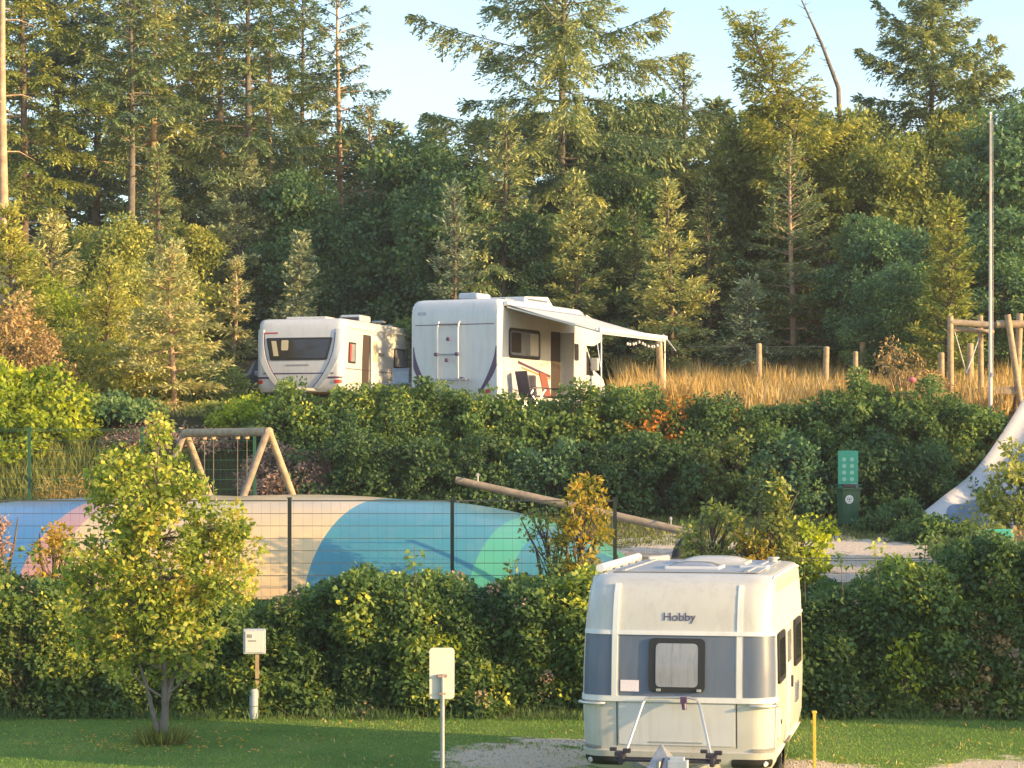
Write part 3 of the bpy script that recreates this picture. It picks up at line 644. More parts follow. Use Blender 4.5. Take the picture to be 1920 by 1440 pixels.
    hh.grid(rows, False); hh.add(rows[0], [(0, 1, 2, 3)]); hh.add(rows[1], [(3, 2, 1, 0)]); hh.build('roof_hatch', M['white'], t, .03)
    MB().box((.956, 2.95, 3.0), (.01, 1.2, .05)).build('hatch_glass', M['greyband'], t)
    # awning: cassette, fabric, front rail, arms, legs
    y0, y1, out, zt, zo = .25, 4.75, 2.5, 2.74, 2.05
    cs = MB().box((w + .06, (y0 + y1) / 2, zt + .02), (.12, y1 - y0, .12)).build('awning_cassette', M['trim'], t, .02)
    G = [[(w + .10 + out * u, y, zt + (zo - zt) * u - .05 * math.sin(math.pi * u) * (1 - .4 * abs(v))) for u in np.linspace(0, 1, 9)] for y, v in [(y0 + (y1 - y0) * (v + 1) / 2, v) for v in np.linspace(-1, 1, 9)]]
    fb = MB().grid(G); fb = fb.build('awning_fabric', M['fabric'], t); so = fb.modifiers.new('thickness', 'SOLIDIFY'); so.thickness = .004
    MB().box((w + .10 + out, (y0 + y1) / 2, zo), (.07, y1 - y0 + .05, .11)).build('front_rail', M['trim'], t, .02)
    for y in (y0 + .1, y1 - .1):
        MB().bar((w + .06, y, zt - .06), (w + .1 + out, y, zo - .06), .04).build('awning_arm', M['alu'], t)
        MB().tube([(w + .1 + out, y, zo), (w + .1 + out, y, .02 + (.15 if y > 3 else 0))], .018, 8).build('awning_leg', M['alu'], t)
    val = MB()
    for k in range(40):
        y = y0 + .05 + (y1 - y0 - .1) * k / 39
    v_ = [[(w + .10 + out, y, zo - .05 - .05 * k) for y in np.linspace(y0, y1, 80)] for k in (0, 1)]
    MB().grid(v_, False).build('valance', M['fabric'], t)
    ln = MB(); pts = [(w + .02 + out, y, zo - .12 - .10 * abs(math.sin((y - y0) * 2.2))) for y in np.linspace(y0 + 2.0, y1 - .2, 30)]
    ln.tube(pts, .006, 5, False)
    ln = ln.build('light_string', M['dark'], t)
    for k in range(12):
        p = pts[int(k * 29 / 11)]; b = MB(); b.tube([(p[0], p[1], p[2] - .01), (p[0], p[1], p[2] - .035), (p[0], p[1], p[2] - .07), (p[0], p[1], p[2] - .09)], [.015, .035, .035, .01], 8); b.build('bulb', M['white'], ln)
    return t, org, yaw, gz
camper_t, corg, cyaw, cgz = camper()
def cw(x, y, z=0):          # camper-local to world
    R = Matrix.Rotation(cyaw, 3, 'Z'); p = R @ Vector((x, y, z)); return Vector((corg.x + p.x, corg.y + p.y, cgz + z))
def tie(a, b, label):
    o = MB().bar(a, b, .02).build('guy_line', M['fabric']); tag(o, label, 'guy line')
tie(cw(3.7, .3, 2.1), cw(4.1, -.3, 1.1), 'taut white guy line slanting from the near corner of the camper awning')
tie(cw(3.75, 4.75, 2.15), cw(4.15, 4.65, 1.7), 'taut white guy line slanting off the far right corner of the camper awning')
def camp_chair(x, y, rz, label, m):
    t = thing('folding_chair', label, 'camp chair', cw(x, y, 0), rz, 'folding chairs by the camper')
    MB().box((0, 0, .45), (.5, .46, .04)).build('seat', m, t, .01)
    b = MB(); b.add([(-.25, .22, .46), (.25, .22, .46), (.25, .36, 1.08), (-.25, .36, 1.08), (-.25, .25, .46), (.25, .25, .46), (.25, .39, 1.08), (-.25, .39, 1.08)], [(0, 1, 2, 3), (7, 6, 5, 4), (0, 4, 5, 1), (1, 5, 6, 2), (2, 6, 7, 3), (3, 7, 4, 0)])
    b.build('backrest', m, t, .01)
    for sx in (-.26, .26):
        MB().bar((sx, -.22, 0), (sx, .20, .45), .025).build('leg', M['alu'], t)
        MB().bar((sx, .28, 0), (sx, -.2, .62), .025).build('leg', M['alu'], t)
        MB().box((sx, 0, .66), (.05, .46, .03)).build('armrest', M['dark'], t, .008)
camp_chair(1.75, .9, 2.2, 'dark folding chair nearest the rear corner of the camper, under its awning', M['chair'])
camp_chair(1.9, 2.0, 1.2, 'reddish brown folding chair under the awning beside the camper window', mat('rust_cloth', (.22, .07, .05), .8))
def table(p):
    t = thing('folding_table', 'small white folding table with blue crate height top behind the bank hedge between the vehicles', 'table', p, .3)
    t['label'] = 'small pale folding table standing between the far caravan and the camper'
    MB().box((0, 0, .72), (.8, .55, .04)).build('tabletop', M['cabinet'], t, .01)
    for sx in (-.35, .35):
        for sy in (-.22, .22): MB().bar((sx, sy, 0), (sx, sy, .70), .03).build('leg', M['alu'], t)
table((X(752, 60.2), 60.2, 5.0))
bx = MB().box((0, 0, .17), (.42, .34, .34)).box((0, 0, .36), (.45, .37, .04)).build('cool_box', M['cabinet'], None, .02, loc=(X(752, 60.2), 60.2, 5.74)); tag(bx, 'pale blue cool box standing on the folding table beside the camper', 'cool box')

# blue grey car mostly hidden behind the conifer, left of the far caravan
def car():
    D = 71.5; t = thing('parked_car', 'blue grey car mostly hidden behind the spruce left of the far caravan', 'car', (X(402, D), D, float(GZ(0, D))), math.radians(-14))
    prof = [(0, 0)]
    sp_ = [(0, .35), (0, .85), (.9, 1.0), (1.6, 1.45), (3.3, 1.48), (4.2, 1.0), (4.4, .9), (4.4, .35)]
    rows = [[(x * (1 - .10 * max(0, z - .95) / .5), y, z) for (y, z) in sp_] for x in (-.86, .86)]
    mb = MB(); mb.grid(rows, False); mb.add(rows[0], [tuple(range(8))]); mb.add(rows[1], [tuple(range(8))[::-1]]); mb.grid([[rows[0][0], rows[0][-1]], [rows[1][0], rows[1][-1]]], False)
    mb.build('body', M['carb'], t, .06)
    MB().grid([[(x, .95 + .62 * k, 1.03 + .41 * k + .012) for x in np.linspace(-.72, .72, 4)] for k in (0, .5, 1)]).build('windscreen', M['glass'], t)
    for sg in (-1, 1):
        MB().box((sg * .98, 1.25, 1.03), (.22, .10, .17)).build('wing_mirror', M['cabinet'], t, .03)
        MB().box((sg * .62, -.01, .68), (.32, .05, .14)).build('headlight', M['lamp'], t, .02)
        for y in (.85, 3.5): wheel(t, (sg * .78, y, .31), r=.31, sx=sg)
car()

# ------------------------------------------------------------------ bouncing pillow
def pillow():
    m, n, b = newmat('striped_vinyl'); N = n.nodes; Lk = n.links
    tc = N.new('ShaderNodeTexCoord'); dt = N.new('ShaderNodeVectorMath'); dt.operation = 'DOT_PRODUCT'; dt.inputs[1].default_value = (1, -.36, 0)
    Lk.new(tc.outputs['Object'], dt.inputs[0])
    mr = N.new('ShaderNodeMapRange'); mr.inputs[1].default_value = -8; mr.inputs[2].default_value = 8; Lk.new(dt.outputs['Value'], mr.inputs[0])
    r = N.new('ShaderNodeValToRGB'); r.color_ramp.interpolation = 'CONSTANT'; el = r.color_ramp.elements
    x0 = X(430, 41)   # object origin x
    bl, pk, wt, tl, gr = (.06, .21, .44), (.50, .27, .25), (.66, .49, .26), (.05, .235, .31), (.08, .37, .25)
    cuts = [(-8, gr), (-7.6, bl), (X(225, 41) - x0, pk), (X(275, 41) - x0, wt), (X(276, 41) - x0, wt), (X(722, 41) - x0, tl), (X(1005, 40.6) - x0, gr), (X(1075, 40) - x0, tl), (X(1135, 40) - x0, gr)]
    while len(el) < len(cuts): el.new(.5)
    for i, (x, c) in enumerate(cuts): el[i].position = (x + 8) / 16; el[i].color = (*c, 1)
    Lk.new(mr.outputs[0], r.inputs[0]); Lk.new(r.outputs[0], b.inputs['Base Color'])
    b.inputs['Roughness'].default_value = .36; b.inputs['Coat Weight'].default_value = .6; b.inputs['Coat Roughness'].default_value = .22; add_streaks(m, (.35, .34, .30), .2, (2, 2, 2))
    ns = N.new('ShaderNodeTexNoise'); ns.inputs['Scale'].default_value = .9; bp = N.new('ShaderNodeBump'); bp.inputs['Strength'].default_value = .25; bp.inputs['Distance'].default_value = .2
    Lk.new(tc.outputs['Object'], ns.inputs['Vector']); Lk.new(ns.outputs['Fac'], bp.inputs['Height']); Lk.new(bp.outputs[0], b.inputs['Normal'])
    G = []
    rx, ry, h = 7.5, 3.3, 1.6
    for v in np.linspace(-1, 1, 61):
        row = []
        for u in np.linspace(-1, 1, 150):
            x, y = u * rx, v * ry
            q = max(0, 1 - abs(u) ** 3.2) ** .62 * max(0, 1 - abs(v) ** 2.3) ** .62
            seam = .035 * abs(math.sin((x - .36 * y) * 1.05)) * q
            row.append((x, y, h * q + seam - .05 + .1 * (float(GZ(0, 41 + y)) - 1.6)))
        G.append(row)
    o = MB().grid(G).build('bouncing_pillow', m, None, loc=(x0, 41, float(GZ(0, 41)) - .02))
    tag(o, 'long inflated bouncing pillow in blue, pink, cream, teal and green behind the mesh fence', 'bouncing pillow')
pillow()

# ------------------------------------------------------------------ mesh fence in front of it
def mesh_fence(name, x0, n, sp, yf, h, m, mw, label, skipwire=False, cell=.2, vert=.15):
    t = thing(name, label, 'fence', (x0, yf, float(GZ(x0, yf))))
    for k in range(n + 1):
        p = MB().box((k * sp, 0, h / 2 - .1), (.06, .06, h + .2)).box((k * sp, 0, h + .01), (.07, .07, .02)).build('post', m, t)
    for k in range(n):
        mb = MB(); a_, b_ = k * sp + .04, (k + 1) * sp - .04
        z = .08
        while z < h - .02: mb.box(((a_ + b_) / 2, -.035, z), (b_ - a_, .007, .009)); z += cell
        mb.box(((a_ + b_) / 2, -.035, h - .03), (b_ - a_, .012, .014))
        x = a_ + .03
        while x < b_: mb.box((x, -.030, h / 2), (.0022, .0022, h - .06)); x += vert
        mb.build('mesh_panel', mw, t)
    return t
SPN = 305 * 37 / F
mesh_fence('mesh_fence', X(543, 37) - 3 * SPN, 5, SPN, 37, 1.92, M['fence'], M['wire'], 'dark welded mesh fence with black posts running before the bouncing pillow')
mesh_fence('mesh_fence', X(1155, 37.3), 4, SPN, 37.3, .95, M['wire'], M['wire'], 'low thin wire fence before the sandy ground right of the near caravan roof')
mesh_fence('mesh_fence', X(52, 47.5) - 2.3, 3, 103 * 47.5 / F * 2.05 , 47.5, 2.35, M['fenceg'], M['fenceg'], 'green mesh fence with tall green posts at the far side of the play area', vert=.12)

# ------------------------------------------------------------------ swing
def swing():
    R_ = Vector((X(503, 44.5), 44.5, 0)); L_ = Vector((X(347, 47.5), 47.5, 0))
    d = (L_ - R_); ln = d.length; ang = math.atan2(d.y, d.x); g = float(GZ(0, 46))
    t = thing('swing', 'wooden A-frame swing of round pale poles behind the bouncing pillow', 'swing', (R_.x, R_.y, g), ang)
    zt = Z(810, 45) - g
    MB().tube([(-.05, 0, zt), (ln + .05, 0, zt)], .085, 12).build('crossbeam', M['wood'], t)
    for x in (0, ln):
        for s_ in (-1, 1):
            MB().tube([(x, 0, zt + .05), (x, s_ * 1.05, -.1)], .07, 12).build('leg', M['woodg'] if s_ > 0 else M['wood'], t)
    for k, xs in enumerate((ln * .30, ln * .70)):
        sw = MB().box((xs, 0, .48), (.44, .16, .04)).build('swing_seat', M['black'], t, .01)
        for dx in (-.2, .2):
            MB().tube([(xs + dx, 0, .5), (xs + dx, 0, zt)], .010, 6).build('chain', M['barkg'], sw)
            MB().box((xs + dx, 0, zt - .10), (.06, .08, .07)).build('hanger', M['wood'], sw)
swing()

# ------------------------------------------------------------------ seesaw
def seesaw():
    a_ = P(855, 900, 46.4); b_ = P(1300, 1000, 45.4); mid = (a_ + b_) / 2; d = b_ - a_; g = float(GZ(0, 46))
    t = thing('seesaw', 'seesaw made of a long weathered log resting tilted with its left end raised', 'seesaw', (mid.x, mid.y, g), math.atan2(d.y, d.x))
    l2 = math.hypot(d.x, d.y) / 2; za, zb = a_.z - g, b_.z - g
    MB().tube([(-l2, 0, za), (0, 0, (za + zb) / 2), (l2, 0, zb)], [.075, .085, .08], 12).build('beam', M['woodg'], t)
    zm = (za + zb) / 2 - .08
    for s_ in (-1, 1): MB().tube([(0, s_ * .14, zm + .1), (0, s_ * .22, -.1)], .07, 10).build('pivot_post', M['wood'], t)
    MB().tube([(0, -.2, zm), (0, .2, zm)], .03, 10).build('axle', M['galv'], t)
    for s_, z in ((-1, za), (1, zb)):
        x = s_ * (l2 - .45); zz = z + (zb - za) / (2 * l2) * (x - s_ * l2)
        MB().tube([(x, -.16, zz + .18), (x, -.05, zz + .22), (x, .05, zz + .22), (x, .16, zz + .18)], .016, 8).tube([(x, 0, zz), (x, 0, zz + .22)], .018, 8).build('handle', M['galv'], t)
    return t
seesaw()
def tyre():
    p = P(1297, 1040, 44.2); g = float(GZ(0, 44.2)); R, r = .36, .13; G = []
    for u in np.linspace(-.25, math.pi + .25, 26):
        G.append([((R + r * math.cos(v)) * math.cos(u), r * math.sin(v) * 1.1, (R + r * math.cos(v)) * math.sin(u)) for v in np.linspace(0, 2 * math.pi, 15)[:-1]])
    o = MB().grid(G, True, True).build('buried_tyre', M['tyre'], None, loc=(p.x, p.y, g + .02)); o.rotation_euler = (0, 0, .7)
    tag(o, 'half buried black tyre under the lowered right end of the seesaw', 'tyre')
tyre()

# ------------------------------------------------------------------ dog-waste bin and board
def bin_and_board():
    D = 50.0; g = float(GZ(0, D)); x = X(1590, D)
    t = thing('sign_board', 'sea green board with eight pale round emblems in two columns behind the bin', 'sign', (X(1594, D), D + .32, g))
    z0, z1 = Z(920, D) - g, Z(845, D) - g; w = 38 * D / F
    MB().box((0, 0, (z0 + z1) / 2), (w, .03, z1 - z0)).build('board', M['signg'], t, .012)
    for sx in (-.12, .12): MB().box((sx, .045, (z1 - .1) / 2), (.05, .05, z1 - .1)).build('post', M['fenceg'], t)
    for i in range(4):
        for j in (-1, 1):
            e_ = MB().disc((j * .085, -.019, z1 - .19 - i * .145), .047, (0, -1, 0), .008, 20)
            e_ = e_.build('round_emblem', M['signl'], t)
    MB().box((.12, -.03, z0 + .07), (.14, .05, .16)).build('bag_dispenser', M['cabinet'], t, .01)
    t = thing('litter_bin', 'dark green litter bin with a white round emblem standing at the foot of the bank', 'bin', (x, D - .05, g), .25)
    H = .86; w0, w1, d0, d1 = .17, .215, .15, .19
    rows = [[(sx * w_, sy * d_, z) for sx, sy in ((-1, -1), (1, -1), (1, 1), (-1, 1))] for w_, d_, z in ((w0, d0, .06), (w1, d1, H), (w1 - .02, d1 - .02, H), (w0 - .02, d0 - .02, .12))]
    mb = MB(); mb.grid(rows, False, True); mb.add(rows[0], [(3, 2, 1, 0)]); mb.add(rows[3], [(0, 1, 2, 3)])
    mb.build('body', M['bin'], t, .012)
    MB().box((0, -d1 - .005, H - .03), (.47, .05, .05)).box((0, d1 + .005, H - .03), (.47, .05, .05)).box((-w1 - .01, 0, H - .03), (.04, .34, .05)).box((w1 + .01, 0, H - .03), (.04, .34, .05)).build('rim', M['bin'], t, .01)
    lid = MB().box((0, .02, H + .05), (.47, .40, .035)).build('lid', M['bin'], t, .012); pass
    MB().box((-.06, -.20, H + .035), (.30, .05, .07)).build('opening', M['black'], t)
    em = MB().disc((-.06, -.200, .60), .095, (0, -1, -.1), .010, 24).build('round_emblem', M['wprint'], t)
    ec = MB()
    for k in range(3):
        a0 = k * 2.094
        ec.bar((-.06 + .055 * math.cos(a0), -.209, .60 + .055 * math.sin(a0)), (-.06 + .055 * math.cos(a0 + 1.3), -.209, .60 + .055 * math.sin(a0 + 1.3)), .016, .006)
    ec.tube([(-.06, -.206, .60), (-.06, -.212, .60)], .018, 10)
    ec.build('emblem_mark', M['bin'], em)
    for sx in (-.13, .13): MB().disc((sx, .13, .07), .07, (1, 0, 0), .05, 16).build('wheel', M['tyre'], t)
bin_and_board()

# ------------------------------------------------------------------ pitch sign, service box, marker stake
def pitch_sign():
    D = 24.0; t = thing('sign_post', 'cream sign panel seen from its back on a thin pale pole', 'sign', (X(829, D), D, 0), .10)
    z0, z1, w = Z(1311, D), Z(1215, D), 47 * D / F
    r = .035; pts = []
    for cx, cz, a0 in ((w / 2 - r, z1 - r, 0), (-w / 2 + r, z1 - r, 90), (-w / 2 + r, z0 + r, 180), (w / 2 - r, z0 + r, 270)):
        for k in range(6): q = math.radians(a0 + k * 18); pts.append((cx + r * math.cos(q), cz + r * math.sin(q)))
    n = len(pts); mb = MB(); f_ = [(x, 0.02, z) for x, z in pts]; b_ = [(x, .035, z) for x, z in pts]
    mb.add(f_ + b_, [tuple(range(n))[::-1], tuple(range(n, 2 * n))] + [(i, (i + 1) % n, n + (i + 1) % n, n + i) for i in range(n)])
    mb.build('panel', M['signw'], t)
    MB().tube([(.002, -.012, -.1), (.002, -.012, z0 + .26)], .024, 12).build('pole', M['galv'], t)
    MB().box((0, -.012, z0 + .245), (.10, .045, .03)).box((0, -.012, z0 + .06), (.075, .05, .02)).build('clamp', M['rust'], t, .004)
pitch_sign()
def service_box():
    D = 33.75; t = thing('service_box', 'pale blue grey electricity box on a short wooden post sunk in the hedge edge', 'utility box', (X(477, D), D, 0), .12)
    z0, z1 = Z(1226, D), Z(1179, D)
    MB().box((0, 0, (z0 + z1) / 2), (.33, .14, z1 - z0)).build('box', M['cabinet'], t, .015)
    MB().box((0, -.074, (z0 + z1) / 2), (.27, .012, z1 - z0 - .06)).build('door', M['white2'], t, .004)
    MB().box((-.07, -.083, z1 - .1), (.07, .006, .05)).box((-.03, -.083, z1 - .17), (.11, .006, .02)).build('print', M['galv'], t)
    MB().box((.04, 0, z0 / 2 + .15), (.055, .055, z0 - .30)).build('post', M['wood'], t)
    MB().tube([(-.01, -.03, 0), (-.01, -.03, .40)], .065, 12).tube([(-.01, -.03, .40), (-.01, -.03, .44)], [.075, .05], 12).build('supply_pipe', M['cabinet'], t)
service_box()
def stake():
    D = 27.4; t = thing('marker_stake', 'thin yellow marker stake in the lawn right of the near caravan', 'stake', (X(1527, D), D, 0))
    zt = Z(1337, D); zb = 0
    MB().box((0, 0, zt / 2 - .05), (.035, .035, zt + .1)).build('stake', M['yellow'], t, .004)
    MB().box((0, 0, zt + .012), (.055, .05, .03)).build('cap', M['yellow'], t, .008)
stake()

# ------------------------------------------------------------------ slide down the bank
def slide():
    # centre line from the wooden tower at the top to the run-out
    a_ = P(2010, 745, 56.6); pts = [a_, P(1985, 800, 55.2), P(1935, 870, 53.0), P(1885, 935, 51.2), P(1845, 985, 49.6), P(1800, 1003, 48.4)]
    t = thing('slide', 'wide grey white slide with blue stripes running down the bank at the right edge', 'slide', (pts[-1].x, pts[-1].y, float(GZ(0, 48.4))))
    base = Vector(t.location)
    # smooth the path
    P_ = np.array([tuple(p - base) for p in pts]); tt = np.linspace(0, 1, len(P_)); ts = np.linspace(0, 1, 46)
    cs = np.stack([np.interp(ts, tt, P_[:, i]) for i in range(3)], 1)
    for _ in range(14): cs[1:-1] = (cs[:-2] + cs[1:-1] * 2 + cs[2:]) / 4
    hump = .10 * np.sin(ts * math.pi * 3.2)
    width = 1.0 + .25 * ts
    G = []; S1 = []; S2 = []; K = 17
    for i, c in enumerate(cs):
        d = cs[min(i + 1, 45)] - cs[max(i - 1, 0)]; d /= np.linalg.norm(d); s = np.cross(d, (0, 0, 1)); s /= np.linalg.norm(s)
        row = []
        for v in np.linspace(-1, 1, K):
            p = c + s * v * width[i] * .95; z = p[2] + hump[i] + (.30 * max(0, abs(v) - .78) / .22 if abs(v) > .78 else 0) + .05 * (1 - v * v)
            row.append((p[0], p[1], z))
        G.append(row)
    o = MB().grid(G).build('chute', M['slide'], t); so = o.modifiers.new('t', 'SOLIDIFY'); so.thickness = .05
    def band(a0, a1, i0, i1, m_):
        g = [[(G[i][0][0] + (G[i][-1][0] - G[i][0][0]) * q, G[i][0][1] + (G[i][-1][1] - G[i][0][1]) * q, np.interp(q * (K - 1), range(K), [p[2] for p in G[i]]) + .012) for q in np.linspace(a0(i), a1(i), 9)] for i in range(i0, i1)]
        MB().grid(g).build('stripe', m_, t)
    band(lambda i: .30, lambda i: .30 + .5 * math.sin(math.pi * (i - 10) / 14), 10, 24, M['slideb'])
    band(lambda i: .22, lambda i: .22 + .7 * math.sin(math.pi * (i - 22) / 22), 23, 44, M['slideb'])
    for i in (6, 18):
        p = cs[i]; MB().tube([(p[0], p[1], p[2] - .9), (p[0], p[1], p[2] - .05)], .06, 10).build('support', M['woodg'], t)
slide()

# ------------------------------------------------------------------ wooden climbing frame and posts on the plateau
def pole(mb, a_, b_, r, n=10): return mb.tube([a_, b_], [r, r * .92], n)
def climbing_frame():
    D = 58.0; g = float(GZ(0, D)); x0 = X(1850, D)
    t = thing('climbing_frame', 'climbing frame of pale round logs with a dark platform at the right edge', 'climbing frame', (x0, D, g))
    def L(px, py, dy=0): return (X(px, D + dy) - x0, dy, Z(py, D + dy) - g)
    for a_, b_, r in (((1782, 592, 0), (1783, 770, 0), .095), ((1838, 592, .8), (1840, 770, .8), .09), ((1889, 590, 0), (1918, 770, 0), .10), ((1912, 588, .6), (1905, 770, .6), .11), ((1935, 585, 1.5), (1940, 770, 1.5), .10)):
        r *= .85; p, q = L(*a_), L(*b_); q = (q[0], q[1], -.1); MB().tube([p, q], [r * .92, r], 12).build('upright_log', M['wood'], t)
    MB().tube([L(1782, 604), L(1866, 610, .2)], .085, 12).build('crossbeam', M['woodg'], t)
    MB().tube([L(1786, 617, .2), L(1862, 622, .8)], .06, 12).build('crossbeam', M['woodg'], t)
    MB().tube([L(1868, 608, .1), L(1950, 608, .1)], .10, 12).build('crossbeam', M['wood'], t)
    pl = MB(); c0 = L(1850, 728)
    for k in range(7): pl.box((c0[0] + .95, .1 + k * .22, c0[2]), (2.0, .19, .06))
    pl.box((c0[0] + .95, .02, c0[2] - .08), (2.0, .06, .12)); pl.build('platform', M['woodg'], t)
    rp = MB(); rp.tube([L(1790, 622), L(1812, 700, .5)], .015, 6); rp.tube([L(1840, 622, .8), L(1812, 700, .5)], .015, 6); rp.build('rope', M['fabric'], t)
climbing_frame()
def flagpole():
    D = 56.6; g = float(GZ(0, D)); z = Z(215, D)
    t = thing('flagpole', 'tall thin pale flagpole standing by the climbing frame against the trees', 'flagpole', (X(1857, D), D, g))
    MB().tube([(0, 0, -.1), (0, 0, (z - g) * .45), (.0, 0, z - g)], [.052, .04, .020], 12).build('pole', M['polew'], t)
    MB().tube([(0, 0, z - g), (0, 0, z - g + .07)], [.05, .02], 10).build('finial', M['trim'], t)
    MB().tube([(.06, -.05, 1.2), (.05, -.04, z - g - .1)], .006, 5).build('halyard', M['fabric'], t)
    MB().box((.05, -.08, 1.25), (.03, .05, .12)).build('cleat', M['galv'], t)
flagpole()
def fpost(px, pyt, D, r, label, lean=0):
    g = float(GZ(X(px, D), D)); h = Z(pyt, D) - g
    o = MB().tube([(0, 0, -.2), (lean * .5, 0, h * .6), (lean, 0, h)], [r, r * .96, r * .9], 12).tube([(lean, 0, h), (lean, 0, h + .02)], [r * .9, r * .6], 12).build('wooden_post', M['wood'], None, loc=(X(px, D), D, g))
    tag(o, label, 'post', 'round wooden posts on the plateau')
fpost(1241, 640, 62.0, .10, 'thick round wooden post standing just under the outer corner of the awning', -.08)
fpost(1423, 645, 66, .09, 'round wooden post standing alone in the dry grass in mid meadow')
fpost(1547, 651, 64, .09, 'round wooden post at the left of a group of three in the dry grass', .04)
fpost(1604, 660, 65, .08, 'short round wooden post in the middle of the group of three in dry grass')
fpost(1617, 642, 68, .09, 'tallest round wooden post at the back of the group of three in dry grass')
fpost(1765, 662, 63, .09, 'short pale wooden stump post just left of the climbing frame')
fpost(1819, 645, 62, .10, 'round wooden post seen between the two left uprights of the climbing frame')
o = MB().tube([(0, 0, 0), (X(1545, 66) - X(1290, 66), 0, .0)], .008, 5).build('fence_wire', M['wire'], None, loc=(X(1290, 66), 66, Z(650, 66))); tag(o, 'thin dark wire strung along the wooden posts over the dry meadow', 'wire')

# ================================================================== vegetation
def rnd_unit(rng, n):
    v = rng.normal(size=(n, 3)); return unit(v)

def conifer(seed, H, R, base=.06, mat_='spruce', dz=.40, nb=6, droop=.25, rise=.12, surv=.93, shape=.85, sz=1.0, dens=1.0, trunk_r=None, bark='bark', tint=.45, dead=True, lean=(0, 0), one=None, tw=.42, irr=0., hang=0.):
    """a conifer whose parts (trunk with its limbs, crown) go under `one` or a fresh Empty; returns the Empty"""
    rng = np.random.default_rng(seed); Lf = Leaves(); wd = MB(); tr = trunk_r or H * .011 + .03
    def axis(z): u = z / H; return np.array([lean[0] * u * u + .06 * math.sin(u * 5 + seed), lean[1] * u * u + .06 * math.cos(u * 4 + seed), z])
    wd.tube([axis(H * u) - (np.array([0, 0, .3]) if u == 0 else 0) for u in np.linspace(0, 1, 12)], [tr * (1 - .93 * u) ** .9 + .012 for u in np.linspace(0, 1, 12)], 8)
    zb = base * H; z = zb; w = 0
    while z < H - .15:
        t = (z - zb) / (H - zb); env = (1 - t) ** shape * min(1, .55 + 2.2 * t)
        for k in range(nb):
            if rng.random() > surv: continue
            az = w * 1.7 + k * 2 * math.pi / nb + rng.normal() * .3
            L = max(.18, R * env * rng.uniform(.62 - .25 * irr, 1.12 + .15 * irr)); m = 7; u = np.linspace(0, 1, m)
            ax0 = axis(z + rng.uniform(-.15, .15)); d = np.array([math.cos(az), math.sin(az), 0.])
            s0 = rise + .75 * t * t + rng.normal() * (.07 + .15 * irr)
            def pt(u): u = np.asarray(u)[..., None]; return ax0 + d * L * u + np.array([0, 0, 1.]) * L * (s0 * u - droop * (1 - t * .6) * 2.1 * u ** 2 + droop * .9 * u ** 3)
            br = pt(u)
            wd.tube([Vector(p) for p in br[[0, 2, 4, 6]]], [tr * .22 * (1 - t) + .014, .02, .014, .005], 4, False)
            nt_ = max(3, int(L / .095 * dens)); us = np.sort(rng.uniform(.10, 1, nt_)) if L > .5 else np.linspace(.1, 1, nt_)
            us = us ** .8
            start = np.repeat(pt(us), 2, 0); n2 = len(start); uu = np.repeat(us, 2)
            sd = np.tile([1., -1.], nt_); bd = unit((pt(np.minimum(us + .05, 1.05)) - pt(us - .05))); bd = np.repeat(bd, 2, 0)
            perp = unit(np.cross(bd, np.array([0, 0, 1.])))
            td = unit(bd * rng.uniform(.45, .9, (n2, 1)) + perp * (sd * rng.uniform(.6, 1.0, n2))[:, None] + np.array([0, 0, 1.]) * rng.normal(-.08 - hang, .13 + .1 * irr, (n2, 1)))
            tl = (tw * L * (1 - uu) ** .55 * rng.uniform(.5, 1.1, n2) + .14).clip(.16, 1.25)
            q = max(3, int(np.mean(tl) / .075)); J = np.linspace(.05, 1, q)
            Pb = (start[:, None] + td[:, None] * (tl[:, None] * J)[..., None]); Pb[..., 2] -= (J ** 2 * tl[:, None] * .18)
            Pb = Pb.reshape(-1, 3); n = len(Pb)
            D = unit(np.repeat(td, q, 0) * .9 + rnd_unit(rng, n) * .55); N_ = unit(np.array([0, 0, 1.]) + rnd_unit(rng, n) * .7)
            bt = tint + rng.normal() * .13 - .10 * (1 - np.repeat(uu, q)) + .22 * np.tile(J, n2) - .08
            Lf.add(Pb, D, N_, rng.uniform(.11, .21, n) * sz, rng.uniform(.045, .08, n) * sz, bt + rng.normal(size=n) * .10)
            n3 = max(2, int(L / .11)); p3 = pt(rng.uniform(.1, 1, n3))      # needles along the limb itself
            Lf.add(p3, unit(d + rnd_unit(rng, n3) * .8), unit(np.array([0, 0, 1.]) + rnd_unit(rng, n3) * .6), .18 * sz, .06 * sz, tint + rng.normal(size=n3) * .12)
        w += 1; z += dz * (1 - .45 * t) * rng.uniform(.8, 1.2)
    # leading shoot
    p = np.array([axis(v) for v in np.linspace(H - .8, H + .05, 26)]); Lf.add(p, unit(np.array([0, 0, 1.2]) + rnd_unit(rng, 26)), rnd_unit(rng, 26), .14 * sz, .05 * sz, tint + .2)
    if dead and base > .2:
        for k in range(int(26 * base * 1.5)):
            zz = rng.uniform(.12 * H, zb); az = rng.uniform(0, 6.28); a_ = Vector(axis(zz)); L = rng.uniform(.4, 1.0) * R * .55
            wd.tube([a_, a_ + Vector((math.cos(az) * L * .5, math.sin(az) * L * .5, .06 * L)), a_ + Vector((math.cos(az) * L, math.sin(az) * L, -.1 * L))], [.035, .02, .006], 4, False)
    t_ = one or bpy.data.objects.new('tree', None)
    if one is None: link(t_)
    wd.build('trunk', M[bark], t_); Lf.build('crown', LM[mat_], t_)
    return t_

